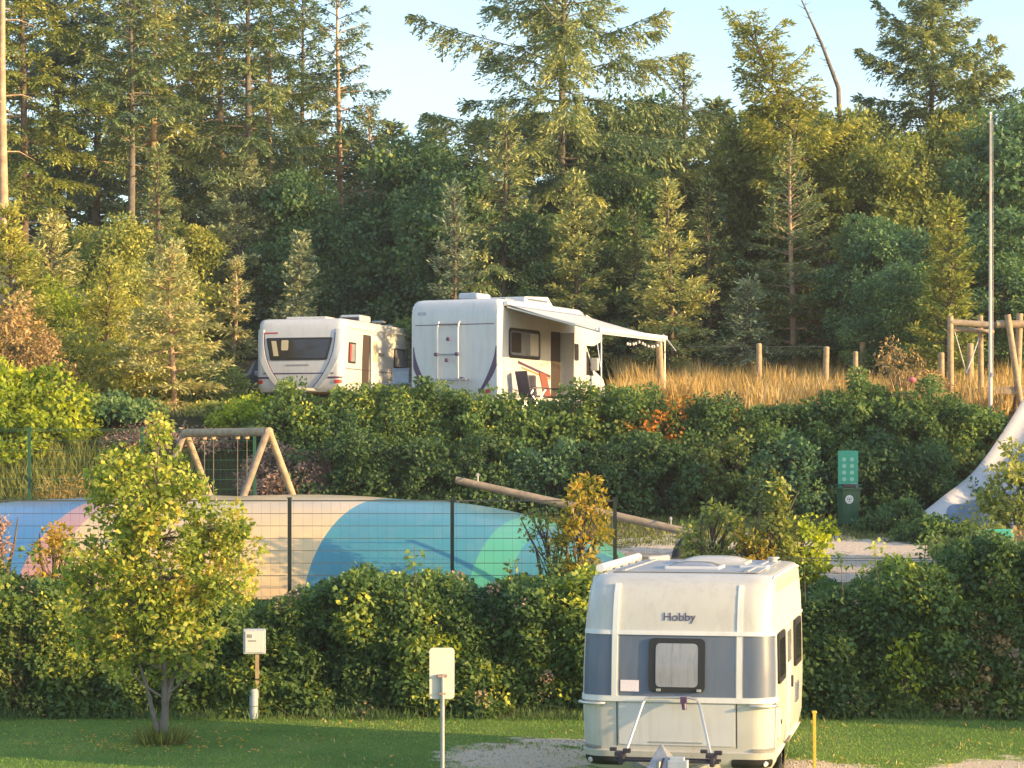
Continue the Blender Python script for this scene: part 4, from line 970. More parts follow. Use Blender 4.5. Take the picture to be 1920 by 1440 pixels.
def leaf_clumps(rng, Lf, centers, rad, n_each, L, Wd, tint=.5, tvar=.12, up=.6, out=None, squash=.8, cvar=.14):
    """leaves scattered round each clump centre, more of them on the outside"""
    nC = len(centers); rad = np.ones(nC) * rad
    for i in range(nC):
        sc_ = rng.uniform(.72, 1.35); n = max(3, int(n_each * rng.uniform(.7, 1.2) / sc_)); dv = rnd_unit(rng, n); rr = rad[i] * rng.uniform(.35, 1.05, n) ** .6
        Pb = centers[i] + dv * rr[:, None] * np.array([1, 1, squash]); ct = tint + rng.normal() * cvar
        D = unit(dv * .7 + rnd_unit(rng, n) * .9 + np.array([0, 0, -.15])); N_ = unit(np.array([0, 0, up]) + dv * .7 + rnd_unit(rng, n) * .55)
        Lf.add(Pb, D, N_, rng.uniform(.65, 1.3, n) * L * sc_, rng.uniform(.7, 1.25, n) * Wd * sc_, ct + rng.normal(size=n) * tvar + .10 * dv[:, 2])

def shrub(name, seed, x, y, rx, ry, h, mat_, label, cat='shrub', group=None, clumps=70, per=90, L=.12, Wd=.08, tint=.45, cr=.30, g=None, squash=.8, spiky=0, bark='bark', fill=.25, tvar=.12):
    rng = np.random.default_rng(seed); Lf = Leaves(); g = float(GZ(x, y)) if g is None else g
    t = thing(name, label, cat, (x, y, g), 0, group)
    dv = rnd_unit(rng, clumps); dv[:, 2] = np.abs(dv[:, 2]) * 1.05 - .08
    rr = np.where(rng.random(clumps) < fill, rng.uniform(.3, .8, clumps), rng.uniform(.82, 1.1, clumps))
    lump = 1 + .18 * np.sin(dv[:, 0] * 5 + seed) * np.cos(dv[:, 2] * 6 + seed * 2)
    c = dv * (rr * lump)[:, None] * np.array([rx, ry, h * .88]); c[:, 2] = np.maximum(c[:, 2], .12)
    if spiky:
        k = rng.random(clumps) < .25; c[k, 2] += rng.uniform(0, spiky, k.sum())
    leaf_clumps(rng, Lf, c, cr * rng.uniform(.7, 1.25, clumps), per, L, Wd, tint, tvar=tvar, squash=squash)
    wd = MB()
    for i in range(min(34, clumps)):
        q = c[i]; s0 = Vector((q[0] * .12, q[1] * .12, 0)); mdl = Vector((q[0] * .5, q[1] * .5, q[2] * .62))
        wd.tube([s0, mdl, Vector(q)], [.03, .018, .006], 4, False)
    wd.build('stems', M[bark], t); Lf.build('foliage', LM[mat_], t)
    return t

def broadleaf(seed, H, R, zc, mat_='dark', clumps=150, per=110, L=.17, Wd=.12, cr=.55, tint=.45, bark='bark', lumps=7, squash=.75, cone=0.):
    """a broad crown in several lobes over a trunk with limbs; returns an Empty"""
    rng = np.random.default_rng(seed); Lf = Leaves(); wd = MB(); t_ = bpy.data.objects.new('tree', None); link(t_)
    lobes = [(np.array([0, 0, H * (.5 + zc) * .55 + .2 * H]), R * .75)]
    for k in range(lumps):
        a_ = k * 2.4 + rng.uniform(-.4, .4); zz = H * (zc + (.92 - zc) * (k + .5) / lumps); rr = R * rng.uniform(.42, .62) * (1 - cone * k / lumps); dd = R * rng.uniform(.35, .62) * (1 - (k / lumps) * .55)
        lobes.append((np.array([math.cos(a_) * dd, math.sin(a_) * dd, zz - rr * .3]), rr))
    lobes.append((np.array([0, 0, H - R * .42]), R * .45))
    cs = []
    per_l = max(4, clumps // len(lobes))
    for c, r in lobes:
        dv = rnd_unit(rng, per_l); cc = c + dv * (r * rng.uniform(.7, 1.05, per_l))[:, None] * np.array([1, 1, .85]); cs.append(cc)
        wd.tube([Vector((0, 0, max(.1, c[2] * .45))), Vector(c * np.array([.5, .5, .85])), Vector(c)], [.07, .05, .03], 5, False)
        for q in cc[:6]: wd.tube([Vector(c), Vector(q)], [.025, .008], 4, False)
    cs = np.concatenate(cs); cs[:, 2] = np.clip(cs[:, 2], .25, None)
    leaf_clumps(rng, Lf, cs, cr * rng.uniform(.65, 1.2, len(cs)), per, L, Wd, tint, squash=squash)
    wd.tube([(0, 0, -.3), (.1, 0, H * .3), (0, .08, H * .6), (0, 0, H * .85)], [.06 + H * .012, .05 + H * .009, .08, .03], 8)
    wd.build('trunk', M[bark], t_); Lf.build('crown', LM[mat_], t_)
    return t_

def place(t, name, px, D, ztop_py, H, label, cat='tree', group=None, rz=0, sxy=None):
    """move a tree built H tall so that its foot is at column px, depth D and its top at row ztop_py"""
    g = float(GZ(X(px, D), D)); h = Z(ztop_py, D) - g; s = h / H
    t.name = name; t.location = (X(px, D), D, g); t.scale = ((sxy or s), (sxy or s), s); t.rotation_euler = (0, 0, rz)
    tag(t, label, cat, group)
    return t

# --- hero conifers (unique) --------------------------------------------------
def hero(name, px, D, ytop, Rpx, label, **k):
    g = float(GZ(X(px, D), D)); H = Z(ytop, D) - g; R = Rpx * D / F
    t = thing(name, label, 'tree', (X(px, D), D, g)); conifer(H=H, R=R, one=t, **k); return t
WOOD = 'trees of the wood behind the plateau'
hero('spruce_tree', 1055, 79, -190, 330, 'big open crowned spruce with long sweeping limbs rising right behind the camper', seed=3, base=.30, nb=4, dz=.55, droop=.30, rise=.25, surv=.86, shape=.52, dens=1.0, sz=1.2, tint=.5, irr=1.0, hang=.5, bark='barkg')
hero('spruce_tree', 1745, 84, -60, 218, 'tall spruce topping the right of the wood just left of the flagpole', seed=4, irr=.8, hang=.35, base=.15, nb=5, dz=.5, droop=.22, rise=.15, surv=.88, shape=.55, tint=.45, dens=1.25, sz=1.3)
hero('spruce_tree', 1282, 82, 105, 149, 'thin pointed spruce with upswept top twigs standing between the big spruce and the windblown tree', seed=5, irr=.8, hang=.35, base=.1, nb=5, dz=.42, droop=.12, rise=.35, tint=.5, mat_='olive' if False else 'spruce', surv=.9)
hero('spruce_tree', 635, 88, -30, 120, 'narrow ragged spruce against the sky right of the tall left group', seed=6, irr=.8, hang=.35, base=.40, nb=4, dz=.55, droop=.3, rise=.1, surv=.78, shape=.5, tint=.3, bark='barkl', sz=1.1)
hero('spruce_tree', 468, 80, -150, 143, 'tall grey trunked spruce with drooping dense limbs in the left group', seed=7, irr=.8, hang=.35, base=.36, nb=5, dz=.5, droop=.35, surv=.82, shape=.45, tint=.40, bark='barkg', sz=1.1)
hero('pine_tree', 508, 82, -60, 103, 'conifer with an orange lit trunk and gapped crown behind the grey trunked spruce', seed=8, irr=.8, hang=.35, base=.50, nb=4, dz=.55, surv=.75, shape=.4, tint=.5, bark='barkl', sz=1.1, mat_='pine')
hero('pine_tree', 290, 80, -120, 138, 'tall conifer with a gold lit crown in the middle of the left group', seed=9, irr=.8, hang=.35, base=.38, nb=5, dz=.5, surv=.85, shape=.4, tint=.6, bark='barkl', sz=1.1, mat_='spruce')
hero('spruce_tree', 182, 84, -140, 149, 'dark crowned spruce whose thin brown trunk shows left of the pale bare trunk', seed=10, irr=.8, hang=.35, base=.42, nb=5, dz=.5, surv=.85, shape=.4, tint=.22, bark='bark', sz=1.15, mat_='blue')
hero('spruce_tree', 244, 78, -60, 126, 'spruce with a straight pale bare lower trunk in the left group', seed=11, irr=.8, hang=.35, base=.55, nb=5, dz=.5, surv=.8, shape=.4, tint=.33, bark='barkg', sz=1.1)
hero('spruce_tree', 412, 86, -100, 138, 'slim dark spruce seen through the gap between the gold crown and the grey trunk', seed=12, irr=.8, hang=.35, base=.45, nb=5, dz=.5, surv=.82, shape=.4, tint=.35, bark='barkl', sz=1.15)
hero('spruce_tree', 108, 84, -120, 126, 'thin dark trunked spruce second from the left edge of the photo', seed=13, irr=.8, hang=.35, base=.42, nb=5, dz=.5, surv=.8, shape=.4, tint=.25, bark='bark', sz=1.15)
hero('pine_tree', 8, 72, -260, 150, 'pine with a thick pale orange trunk and bare side limbs at the far left edge', seed=14, irr=.6, base=.84, nb=5, dz=.5, surv=.85, shape=.4, tint=.62, bark='barkl', trunk_r=.21, droop=.3, mat_='pine', sz=1.05)
hero('pine_tree', 42, 77, -150, 190, 'gold lit pine whose feathery crown fills the sky just right of the thick orange trunk', seed=18, irr=.6, hang=.2, base=.40, nb=5, dz=.5, surv=.85, shape=.4, tint=.55, bark='bark', droop=.3, mat_='pine', sz=1.05)
hero('spruce_tree', 350, 90, -60, 138, 'spruce filling the back of the left group with dark green boughs', seed=15, irr=.8, hang=.35, base=.35, nb=5, dz=.55, surv=.85, shape=.4, tint=.3, sz=1.25)
hero('spruce_tree', 565, 92, -10, 126, 'spruce at the back right of the left group, half hidden', seed=16, irr=.8, hang=.35, base=.3, nb=5, dz=.55, surv=.82, shape=.45, tint=.35, sz=1.25)
hero('spruce_tree', 40, 90, -30, 126, 'dark spruce standing behind the thick orange trunk at the left edge', seed=61, irr=.8, hang=.35, base=.3, nb=5, dz=.55, surv=.82, shape=.45, tint=.35, sz=1.25)
hero('spruce_tree', 692, 87, 205, 69, 'small drooping spruce on a thin pale stem at the right end of the left group', seed=17, irr=.8, hang=.35, base=.42, nb=5, dz=.4, droop=.45, surv=.9, shape=.4, tint=.35, bark='barkl')
# mid height spruces in front of the wood
hero('spruce_tree', 322, 60, 455, 125, 'broad young spruce with a bare lit upper stem standing in front of the left wood', seed=20, base=.03, nb=9, dens=1.5, dz=.46, irr=.4, droop=.15, rise=.15, tint=.66, mat_='pale', bark='barkl', shape=.8, sz=.95, surv=.95)
hero('spruce_tree', 452, 79, 268, 130, 'tall blue green spruce with upswept boughs behind the left end of the far caravan', seed=21, base=.04, nb=8, dens=1.35, dz=.46, irr=.4, droop=.12, rise=.3, tint=.55, mat_='blue', bark='barkg', shape=.75)
hero('spruce_tree', 560, 76, 440, 75, 'small blue green spruce just above the roof of the far caravan', seed=22, base=.04, nb=8, dens=1.35, dz=.46, irr=.4, droop=.12, rise=.3, tint=.55, mat_='blue', bark='barkg')
hero('spruce_tree', 440, 74, 485, 62, 'young spruce with a reddish stem left of the far caravan', seed=23, base=.05, nb=8, dens=1.35, dz=.46, irr=.4, tint=.55, mat_='pale', bark='barkl')
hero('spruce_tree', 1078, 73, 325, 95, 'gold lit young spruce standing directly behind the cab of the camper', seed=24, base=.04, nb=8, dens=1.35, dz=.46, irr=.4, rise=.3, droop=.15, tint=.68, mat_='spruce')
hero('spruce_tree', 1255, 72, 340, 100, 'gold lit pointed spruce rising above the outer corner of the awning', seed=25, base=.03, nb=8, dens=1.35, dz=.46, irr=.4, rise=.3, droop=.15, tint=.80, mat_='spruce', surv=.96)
hero('spruce_tree', 1484, 74, 262, 150, 'dark spruce with a long pale stem behind the lone meadow post', seed=26, base=.05, nb=5, dz=.42, droop=.22, rise=.2, tint=.42, bark='barkl', surv=.85)
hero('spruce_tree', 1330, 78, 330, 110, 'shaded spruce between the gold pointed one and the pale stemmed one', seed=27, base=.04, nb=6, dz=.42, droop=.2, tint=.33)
hero('spruce_tree', 1400, 72, 520, 85, 'low pointed spruce at the foot of the pale stemmed spruce, left of it', seed=28, base=.03, nb=6, dz=.36, rise=.25, tint=.45, mat_='blue')
hero('pine_tree', 1780, 66, 370, 85, 'yellow green young pine behind the left uprights of the climbing frame', seed=29, base=.06, nb=6, dz=.34, rise=.5, droop=.05, tint=.5, mat_='pine', sz=1.1)
hero('spruce_tree', 1600, 73, 430, 110, 'dark low boughed spruce behind the group of three meadow posts', seed=30, base=.03, nb=6, dz=.42, droop=.2, tint=.35)
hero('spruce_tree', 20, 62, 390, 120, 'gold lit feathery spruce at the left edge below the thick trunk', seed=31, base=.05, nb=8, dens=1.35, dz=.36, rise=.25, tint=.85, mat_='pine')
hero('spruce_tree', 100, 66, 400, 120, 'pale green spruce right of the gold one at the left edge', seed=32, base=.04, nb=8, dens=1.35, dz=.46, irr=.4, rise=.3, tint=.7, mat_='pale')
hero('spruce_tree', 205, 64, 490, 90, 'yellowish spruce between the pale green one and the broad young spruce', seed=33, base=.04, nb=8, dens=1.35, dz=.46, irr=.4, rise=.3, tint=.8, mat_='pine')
hero('spruce_tree', 640, 80, 400, 95, 'dark green young spruce behind the far caravan roof air conditioner', seed=34, base=.04, nb=6, dz=.36, rise=.3, tint=.38)
hero('spruce_tree', 945, 74, 205, 126, 'ragged spruce with gold tips just left of the big open crowned spruce', seed=35, irr=.8, hang=.35, base=.3, nb=5, dz=.45, rise=.15, droop=.3, tint=.6, surv=.85)
hero('spruce_tree', 850, 72, 345, 90, 'thin bluish spruce standing among dark broadleaf crowns above the camper', seed=36, base=.04, nb=5, dz=.4, rise=.3, tint=.3, mat_='blue')
hero('spruce_tree', 1190, 76, 395, 60, 'slim dark spruce left of the gold pointed one', seed=37, base=.04, nb=6, dz=.36, rise=.3, tint=.4)
hero('spruce_tree', 300, 74, 275, 95, 'bushy spruce inside the left group below the gold crown', seed=38, base=.1, nb=6, dz=.42, tint=.5, mat_='spruce')
hero('spruce_tree', 1560, 79, 330, 100, 'brown tinged spruce right of the pale stemmed spruce', seed=39, base=.1, nb=6, dz=.42, tint=.45, mat_='brown')

# windblown tree and the leaning dead pole
hero('pine_tree', 1575, 78, 50, 115, 'windblown pine whose crown leans to the left against the sky', seed=40, irr=.8, hang=.35, base=.45, nb=5, dz=.40, rise=.35, droop=.1, tint=.6, mat_='pine', lean=(-3.2, 0), shape=.35, sz=1.2, surv=.9)
t = thing('dead_tree', 'bare leaning dead stem sticking up into the sky right of the windblown pine', 'tree', (X(1590, 80), 80, float(GZ(X(1590, 80), 80))))
h_ = Z(0, 80) - float(GZ(X(1590, 80), 80)); w_ = MB(); q0, q1, q2 = Vector((0, 0, -.2)), Vector((X(1572, 80) - X(1590, 80), 0, Z(165, 80) - float(GZ(X(1590, 80), 80)))), Vector((X(1503, 80) - X(1590, 80), 0, h_))
w_.tube([q0, q1, (q1 + q2) / 2 + Vector((.06, 0, 0)), q2], [.13, .08, .055, .025], 8)
rg = random.Random(4)
for k in range(16):
    u = rg.uniform(.1, 1); p = q1.lerp(q2, u); w_.tube([p, p + Vector((rg.uniform(-.4, .4), rg.uniform(-.2, .2), rg.uniform(.05, .3)))], [.015, .004], 4, False)
w_.build('trunk', M['barkg'], t)

# --- broadleaf and back-row trees: prototypes and copies ----------------------
protoB = [broadleaf(50 + i, 7.0, 2.6, .15, 'dark', clumps=210, per=210, L=.13, Wd=.085, cr=.55, tint=.42) for i in range(3)]
protoO = [broadleaf(60 + i, 7.0, 2.4, .15, 'olive', clumps=200, per=190, L=.13, Wd=.08, cr=.5, tint=.5, cone=.3) for i in range(2)]
protoC = []
for i in range(3):
    pt_ = bpy.data.objects.new('tree', None); link(pt_); conifer(80 + i, 12.0, 2.6, base=.04, nb=6, dz=.62, surv=.92, shape=.7, tint=.30, sz=2.1, dens=.75, droop=.2, one=pt_); protoC.append(pt_)
used = {}
def inst(lst, k, name, px, D, ytop, H, label, wid=None, rz=0, group=WOOD):
    p = lst[k % len(lst)]; key = p.as_pointer()
    if key in used: t = copy_tree(p)
    else: t = p; used[key] = 1
    sxy = None
    if wid: sxy = wid
    place(t, name, px, D, ytop, H, label, 'tree', group, rz, sxy)
B7, C12 = 7.0, 12.0
rows = [
 # list, k, name, px, D, ytop, H, width scale, label
 (protoB, 0, 'broadleaf_tree', 780, 80, 265, B7, 1.35, 'yellow tipped dark green tree below the sky gap left of the big spruce'),
 (protoB, 1, 'broadleaf_tree', 880, 77, 330, B7, 1.15, 'dark rounded tree directly above the rear of the camper'),
 (protoB, 2, 'broadleaf_tree', 980, 75, 400, B7, 1.0, 'dark low tree above the roof hatch of the camper'),
 (protoB, 0, 'broadleaf_tree', 700, 81, 380, B7, 1.15, 'dark green tree behind the right half of the far caravan'),
 (protoB, 1, 'broadleaf_tree', 800, 79, 440, B7, .95, 'dark bushy tree in the gap above the two vehicles'),
 (protoB, 2, 'broadleaf_tree', 1150, 85, 200, B7, 1.5, 'broad dark tree whose top edge meets the sky right of the big spruce'),
 (protoB, 1, 'broadleaf_tree', 1215, 84, 190, B7, 1.3, 'dark tree between the big spruce and the thin pointed spruce at the skyline'),
 (protoB, 0, 'broadleaf_tree', 1170, 79, 320, B7, 1.2, 'shaded tree beneath the skyline right of the big spruce trunk'),
 (protoO, 0, 'broadleaf_tree', 1390, 85, 215, B7, 1.3, 'olive tree at the skyline below the left end of the windblown crown'),
 (protoO, 1, 'broadleaf_tree', 1470, 84, 190, B7, 1.2, 'olive tree under the windblown pine crown'),
 (protoO, 0, 'broadleaf_tree', 1600, 80, 215, B7, 1.3, 'gold lit bushy tree right of the leaning dead stem'),
 (protoO, 1, 'broadleaf_tree', 1690, 77, 255, B7, 1.15, 'gold green tree arching over the dark hollow left of the flagpole'),
 (protoO, 1, 'broadleaf_tree', 1790, 82, 205, B7, 1.2, 'olive tree at the skyline just left of the flagpole top'),
 (protoB, 0, 'broadleaf_tree', 1900, 78, 205, B7, 1.3, 'green tree at the right edge behind the flagpole'),
 (protoB, 2, 'broadleaf_tree', 1650, 72, 400, B7, .95, 'dark leafy tree in the hollow behind the dry meadow on the right'),
 (protoB, 1, 'broadleaf_tree', 1895, 70, 400, B7, .9, 'dark tree at the right edge above the climbing frame'),
 (protoB, 1, 'broadleaf_tree', 1700, 68, 500, B7, .75, 'leafy low tree just behind the pale stump post'),
 (protoO, 0, 'broadleaf_tree', 215, 70, 405, B7, .85, 'pinkish olive bushy tree in front of the left trunks'),
 (protoO, 1, 'broadleaf_tree', 340, 77, 415, B7, .8, 'olive tree behind the broad young spruce'),
 (protoB, 2, 'broadleaf_tree', 630, 80, 380, B7, 1.0, 'bright green topped tree right of the tall blue green spruce'),
 (protoB, 0, 'broadleaf_tree', 560, 79, 330, B7, .95, 'dark tree filling the gap behind the small blue green spruce'),
 (protoO, 0, 'broadleaf_tree', 140, 72, 430, B7, .9, 'olive tree behind the pale green spruce on the left'),
 (protoC, 0, 'spruce_tree', 40, 100, 250, C12, 1.2, 'dark spruce at the back of the wood near the left edge'),
 (protoC, 1, 'spruce_tree', 130, 101, 240, C12, 1.2, 'dark spruce at the back of the wood between the two leftmost thin trunks'),
 (protoC, 2, 'spruce_tree', 215, 99, 260, C12, 1.2, 'dark spruce at the back behind the pale bare trunk'),
 (protoC, 0, 'spruce_tree', 300, 102, 235, C12, 1.2, 'dark spruce at the back behind the gold crown'),
 (protoC, 1, 'spruce_tree', 385, 100, 240, C12, 1.2, 'dark spruce at the back left of the grey trunk'),
 (protoC, 2, 'spruce_tree', 470, 101, 230, C12, 1.2, 'dark spruce at the back right behind the grey trunk'),
 (protoC, 0, 'spruce_tree', 560, 99, 235, C12, 1.2, 'dark spruce at the back under the narrow ragged spruce'),
 (protoC, 1, 'spruce_tree', 655, 98, 240, C12, 1.15, 'dark spruce at the back where the left group ends'),
 (protoC, 2, 'spruce_tree', 735, 97, 232, C12, 1.1, 'low brown lit spruce top in the sky gap right of the left group'),
 (protoC, 0, 'spruce_tree', 815, 98, 238, C12, 1.1, 'spruce top in the sky gap left of the big spruce'),
 (protoC, 1, 'spruce_tree', 905, 99, 225, C12, 1.2, 'spruce at the back behind the left limbs of the big spruce'),
 (protoC, 2, 'spruce_tree', 1000, 100, 215, C12, 1.2, 'spruce at the back behind the big spruce trunk'),
 (protoC, 0, 'spruce_tree', 1100, 100, 215, C12, 1.2, 'spruce at the back right of the big spruce trunk'),
 (protoC, 1, 'spruce_tree', 1340, 96, 190, C12, 1.2, 'spruce at the back right of the thin pointed spruce'),
 (protoC, 2, 'spruce_tree', 1420, 98, 205, C12, 1.2, 'spruce at the back below the windblown crown'),
 (protoC, 0, 'spruce_tree', 1530, 98, 205, C12, 1.2, 'spruce at the back below the leaning dead stem'),
 (protoC, 1, 'spruce_tree', 1640, 97, 210, C12, 1.2, 'spruce at the back left of the tall right spruce'),
 (protoC, 2, 'spruce_tree', 1835, 96, 205, C12, 1.2, 'spruce at the back by the flagpole top'),
 (protoC, 0, 'spruce_tree', 1930, 95, 190, C12, 1.2, 'spruce at the back at the right edge'),
]
for i, (lst, k, nm, px, D, yt, H, wd_, lab) in enumerate(rows):
    inst(lst, k, nm, px, D, yt, H, lab, wd_, rz=i * 1.3)
# unseen trees added right of frame to shade bank foot and right hedge
for i, (x, y, h, lab) in enumerate([(15.0, 46.8, 4.4, 'bushy tree added for its shadow beside the foot of the bank just beyond the right edge'), (18.5, 45.0, 4.9, 'bushy tree added for its shadow farther right of the bank foot, outside the frame'), (15.8, 50.2, 4.2, 'bushy tree added for its shadow on the bank beyond the slide, outside the frame'), (12.2, 31.6, 3.3, 'low bushy tree added for its shadow at the right end of the near hedge, outside the frame'), (14.6, 30.4, 3.6, 'low bushy tree added for its shadow on the lawn side of the right hedge end, outside the frame')]):
    t = copy_tree(protoO[i % 2]); t.name = 'broadleaf_tree'; t.location = (x, y, float(GZ(x, y))); t.scale = (h / 7 * 1.25, h / 7 * 1.25, h / 7); t.rotation_euler = (0, 0, i * 1.1); tag(t, lab, 'tree', WOOD)
# out-of-frame continuation is left to the wood's own edge; low undergrowth closes the gaps under the trees
rng = np.random.default_rng(5)
Lf = Leaves(); n = 520
cx = np.stack([rng.uniform(-20, 22, n), rng.uniform(68, 92, n), np.zeros(n)], 1); cx[:, 0] *= cx[:, 1] / 80; cx[:, 2] = GZ(cx[:, 0], cx[:, 1]) + rng.uniform(.1, 1.6, n)
cx = cx[~((cx[:, 0] > X(1130, 70)) & (cx[:, 1] < 74)) & ~((cx[:, 0] > -11) & (cx[:, 0] < 3) & (cx[:, 1] < 80))]
leaf_clumps(rng, Lf, cx, rng.uniform(.6, 1.0, len(cx)), 90, .22, .13, .4)
o = Lf.build('undergrowth', LM['dark']); o['kind'] = 'stuff'

# --- shrubs on the bank -------------------------------------------------------
BK = 'shrubs growing along the bank'
bank = [
 # px, D, rx px, ytop, mat, tint, label
 (560, 55.5, 75, 722, 'green', .55, 'green shrub at the left end of the bank hedge below the far caravan'),
 (480, 56.5, 55, 745, 'lime', .45, 'yellow leaved shrub at the foot of the far caravan'),
 (660, 55.5, 80, 712, 'green', .66, 'sunlit bank shrub directly below the gap between the vehicles'),
 (765, 55.5, 85, 702, 'green', .62, 'highest sunlit bank shrub just below the left rear corner of the camper'),
 (870, 55.3, 80, 728, 'green', .55, 'bank shrub below the bicycle rack of the camper'),
 (975, 55.3, 85, 735, 'green', .52, 'bank shrub below the window of the camper'),
 (1085, 55.3, 85, 728, 'green', .56, 'bank shrub below the camper doorway'),
 (1190, 55.3, 75, 715, 'green', .50, 'bank shrub left of the orange flowers'),
 (1330, 55.2, 90, 735, 'green', .45, 'bank shrub right of the orange flowers'),
 (1440, 55.0, 85, 748, 'green', .42, 'low bank shrub under the dry meadow'),
 (1550, 55.0, 85, 735, 'green', .40, 'bank shrub directly above the green board'),
 (1650, 55.2, 85, 705, 'green', .42, 'tall bank shrub right of the green board'),
 (1745, 55.0, 80, 722, 'green', .45, 'bank shrub with one pink bloom left of the climbing frame foot'),
 (1800, 56.2, 75, 765, 'green', .40, 'bank shrub left of the slide top'),
]
for i, (px, D, rp, yt, m_, ti, lab) in enumerate(bank):
    x = X(px, D); g = float(GZ(0, D)); h = Z(yt, D) - g
    shrub('shrub', 200 + i, x, D, rp * D / F * 1.1, 1.3, h * 1.0, m_, lab, group=BK, clumps=115, per=120, L=.10, Wd=.07, tint=ti - .05, cr=.27, g=g)
low = [
 (545, 53.6, 80, 830, 'pink', .45, 'pinkish seeding bush at the left foot of the bank beside the swing'),
 (650, 53.0, 95, 800, 'green', .30, 'dark bank shrub behind the right leg of the swing'),
 (780, 53.0, 100, 800, 'green', .30, 'dark lower bank shrub above the cream stripe of the pillow'),
 (900, 53.0, 100, 810, 'green', .32, 'dark lower bank shrub above the raised end of the seesaw'),
 (1020, 53.0, 100, 812, 'dark', .40, 'dark lower bank shrub above the middle of the seesaw'),
 (1140, 53.0, 100, 815, 'green', .36, 'dark lower bank shrub behind the autumn coloured sapling'),
 (1260, 53.0, 100, 812, 'green', .34, 'dark lower bank shrub beyond the lowered end of the seesaw'),
 (1375, 53.0, 95, 815, 'olive', .35, 'olive lower bank shrub left of the green bin'),
 (1485, 53.0, 90, 820, 'dark', .42, 'dark lower bank shrub just left of the green board'),
 (1620, 53.0, 95, 815, 'green', .34, 'lower bank shrub behind the green bin'),
 (1725, 52.8, 85, 825, 'green', .42, 'leafy lower bank shrub between the bin and the slide'),
 (1785, 54.6, 55, 850, 'olive', .40, 'olive lower bank shrub touching the slide edge'),
]
for i, (px, D, rp, yt, m_, ti, lab) in enumerate(low):
    x = X(px, D); g = float(GZ(0, D)) - .1; h = Z(yt, D) - g
    shrub('shrub', 230 + i, x, D, rp * D / F * 1.1, 1.2, h, m_, lab, group=BK, clumps=78, per=115, L=.10, Wd=.07, tint=ti - .18, cr=.27, g=g)
shrub('flowering_shrub', 260, X(1268, 54.6), 54.6, .62, .5, Z(728, 54.6) - float(GZ(0, 54.6)), 'orange', 'bush glowing with orange blooms at the top of the bank below the awning leg', clumps=22, per=42, L=.09, Wd=.07, tint=.38, cr=.17, tvar=.32)
shrub('flowering_shrub', 261, X(1190, 54.4), 54.4, .5, .4, Z(738, 54.4) - float(GZ(0, 54.4)), 'orange', 'smaller orange tinged bush left of the glowing orange one', clumps=24, per=40, L=.10, Wd=.08, tint=.25, cr=.2, tvar=.25)
shrub('flowering_shrub', 262, X(1375, 54.4), 54.4, .35, .4, Z(742, 54.4) - float(GZ(0, 54.4)), 'orange', 'small orange flecked bush right of the glowing orange one', clumps=16, per=40, L=.09, Wd=.07, tint=.25, cr=.18, tvar=.25)
shrub('shrub', 263, X(1690, 58), 58, 1.2, .8, Z(655, 58) - float(GZ(0, 58)), 'brown', 'pinkish brown feathery bush in the dry grass left of the climbing frame', clumps=60, per=70, L=.10, Wd=.04, tint=.6, cr=.26)
# left side bushes
shrub('shrub', 270, X(60, 56), 56, 1.6, 1.2, Z(665, 56) - float(GZ(0, 56)), 'lime', 'bright yellow green bush with upright shoots at the left edge above the green fence', clumps=95, per=75, L=.14, Wd=.09, tint=.48, cr=.28, spiky=.4)
shrub('shrub', 271, X(-40, 55), 55, 1.4, 1.2, Z(690, 55) - float(GZ(0, 55)), 'lime', 'yellow green bush cut by the left edge of the photo', clumps=70, per=75, L=.14, Wd=.09, tint=.4, cr=.28)
shrub('shrub', 272, X(190, 57), 57, 1.3, 1.1, Z(745, 57) - float(GZ(0, 57)), 'dark', 'dark bush between the yellow green bush and the broad young spruce', clumps=70, per=75, L=.13, Wd=.08, tint=.45, cr=.3)
shrub('shrub', 273, X(430, 57.5), 57.5, .9, .9, Z(768, 57.5) - float(GZ(0, 57.5)), 'olive', 'low olive bush below the blue grey car', clumps=50, per=75, L=.12, Wd=.08, tint=.6, cr=.26)
shrub('shrub', 274, X(330, 55.5), 55.5, 1.6, .9, Z(800, 55.5) - float(GZ(0, 55.5)), 'pink', 'pinkish brown seeding bush at the foot of the broad young spruce', clumps=60, per=70, L=.10, Wd=.05, tint=.5, cr=.28)
shrub('shrub', 276, X(30, 60), 60, 1.5, 1.2, Z(540, 60) - float(GZ(0, 60)), 'brown', 'orange brown bush at the left edge below the gold feathery spruce', clumps=110, per=90, L=.12, Wd=.05, tint=.6, cr=.33)
shrub('shrub', 277, X(130, 61), 61, 1.2, 1.0, Z(600, 61) - float(GZ(0, 61)), 'olive', 'olive bush right of the orange brown one', clumps=70, per=80, L=.12, Wd=.06, tint=.65, cr=.3)
shrub('shrub', 278, X(150, 52), 52, 1.5, .5, 1.05, 'straw', 'dry straw coloured bush behind the green fence on the left', clumps=36, per=60, L=.14, Wd=.02, tint=.3, cr=.25)
shrub('shrub', 290, X(225, 60.5), 60.5, 1.3, 1.0, Z(640, 60.5) - float(GZ(0, 60.5)), 'olive', 'gold green bush left of the foot of the broad young spruce', clumps=90, per=90, L=.11, Wd=.06, tint=.75, cr=.3)
shrub('shrub', 291, X(390, 63), 63, 1.0, 1.0, Z(640, 63) - float(GZ(0, 63)), 'olive', 'dim olive bush behind the blue grey car', clumps=70, per=90, L=.11, Wd=.06, tint=.45, cr=.3)
shrub('shrub', 292, X(60, 64), 64, 2.0, 1.2, Z(470, 64) - float(GZ(0, 64)), 'lime', 'tall gold yellow bush between the two left edge spruces', clumps=130, per=90, L=.12, Wd=.06, tint=.45, cr=.4)
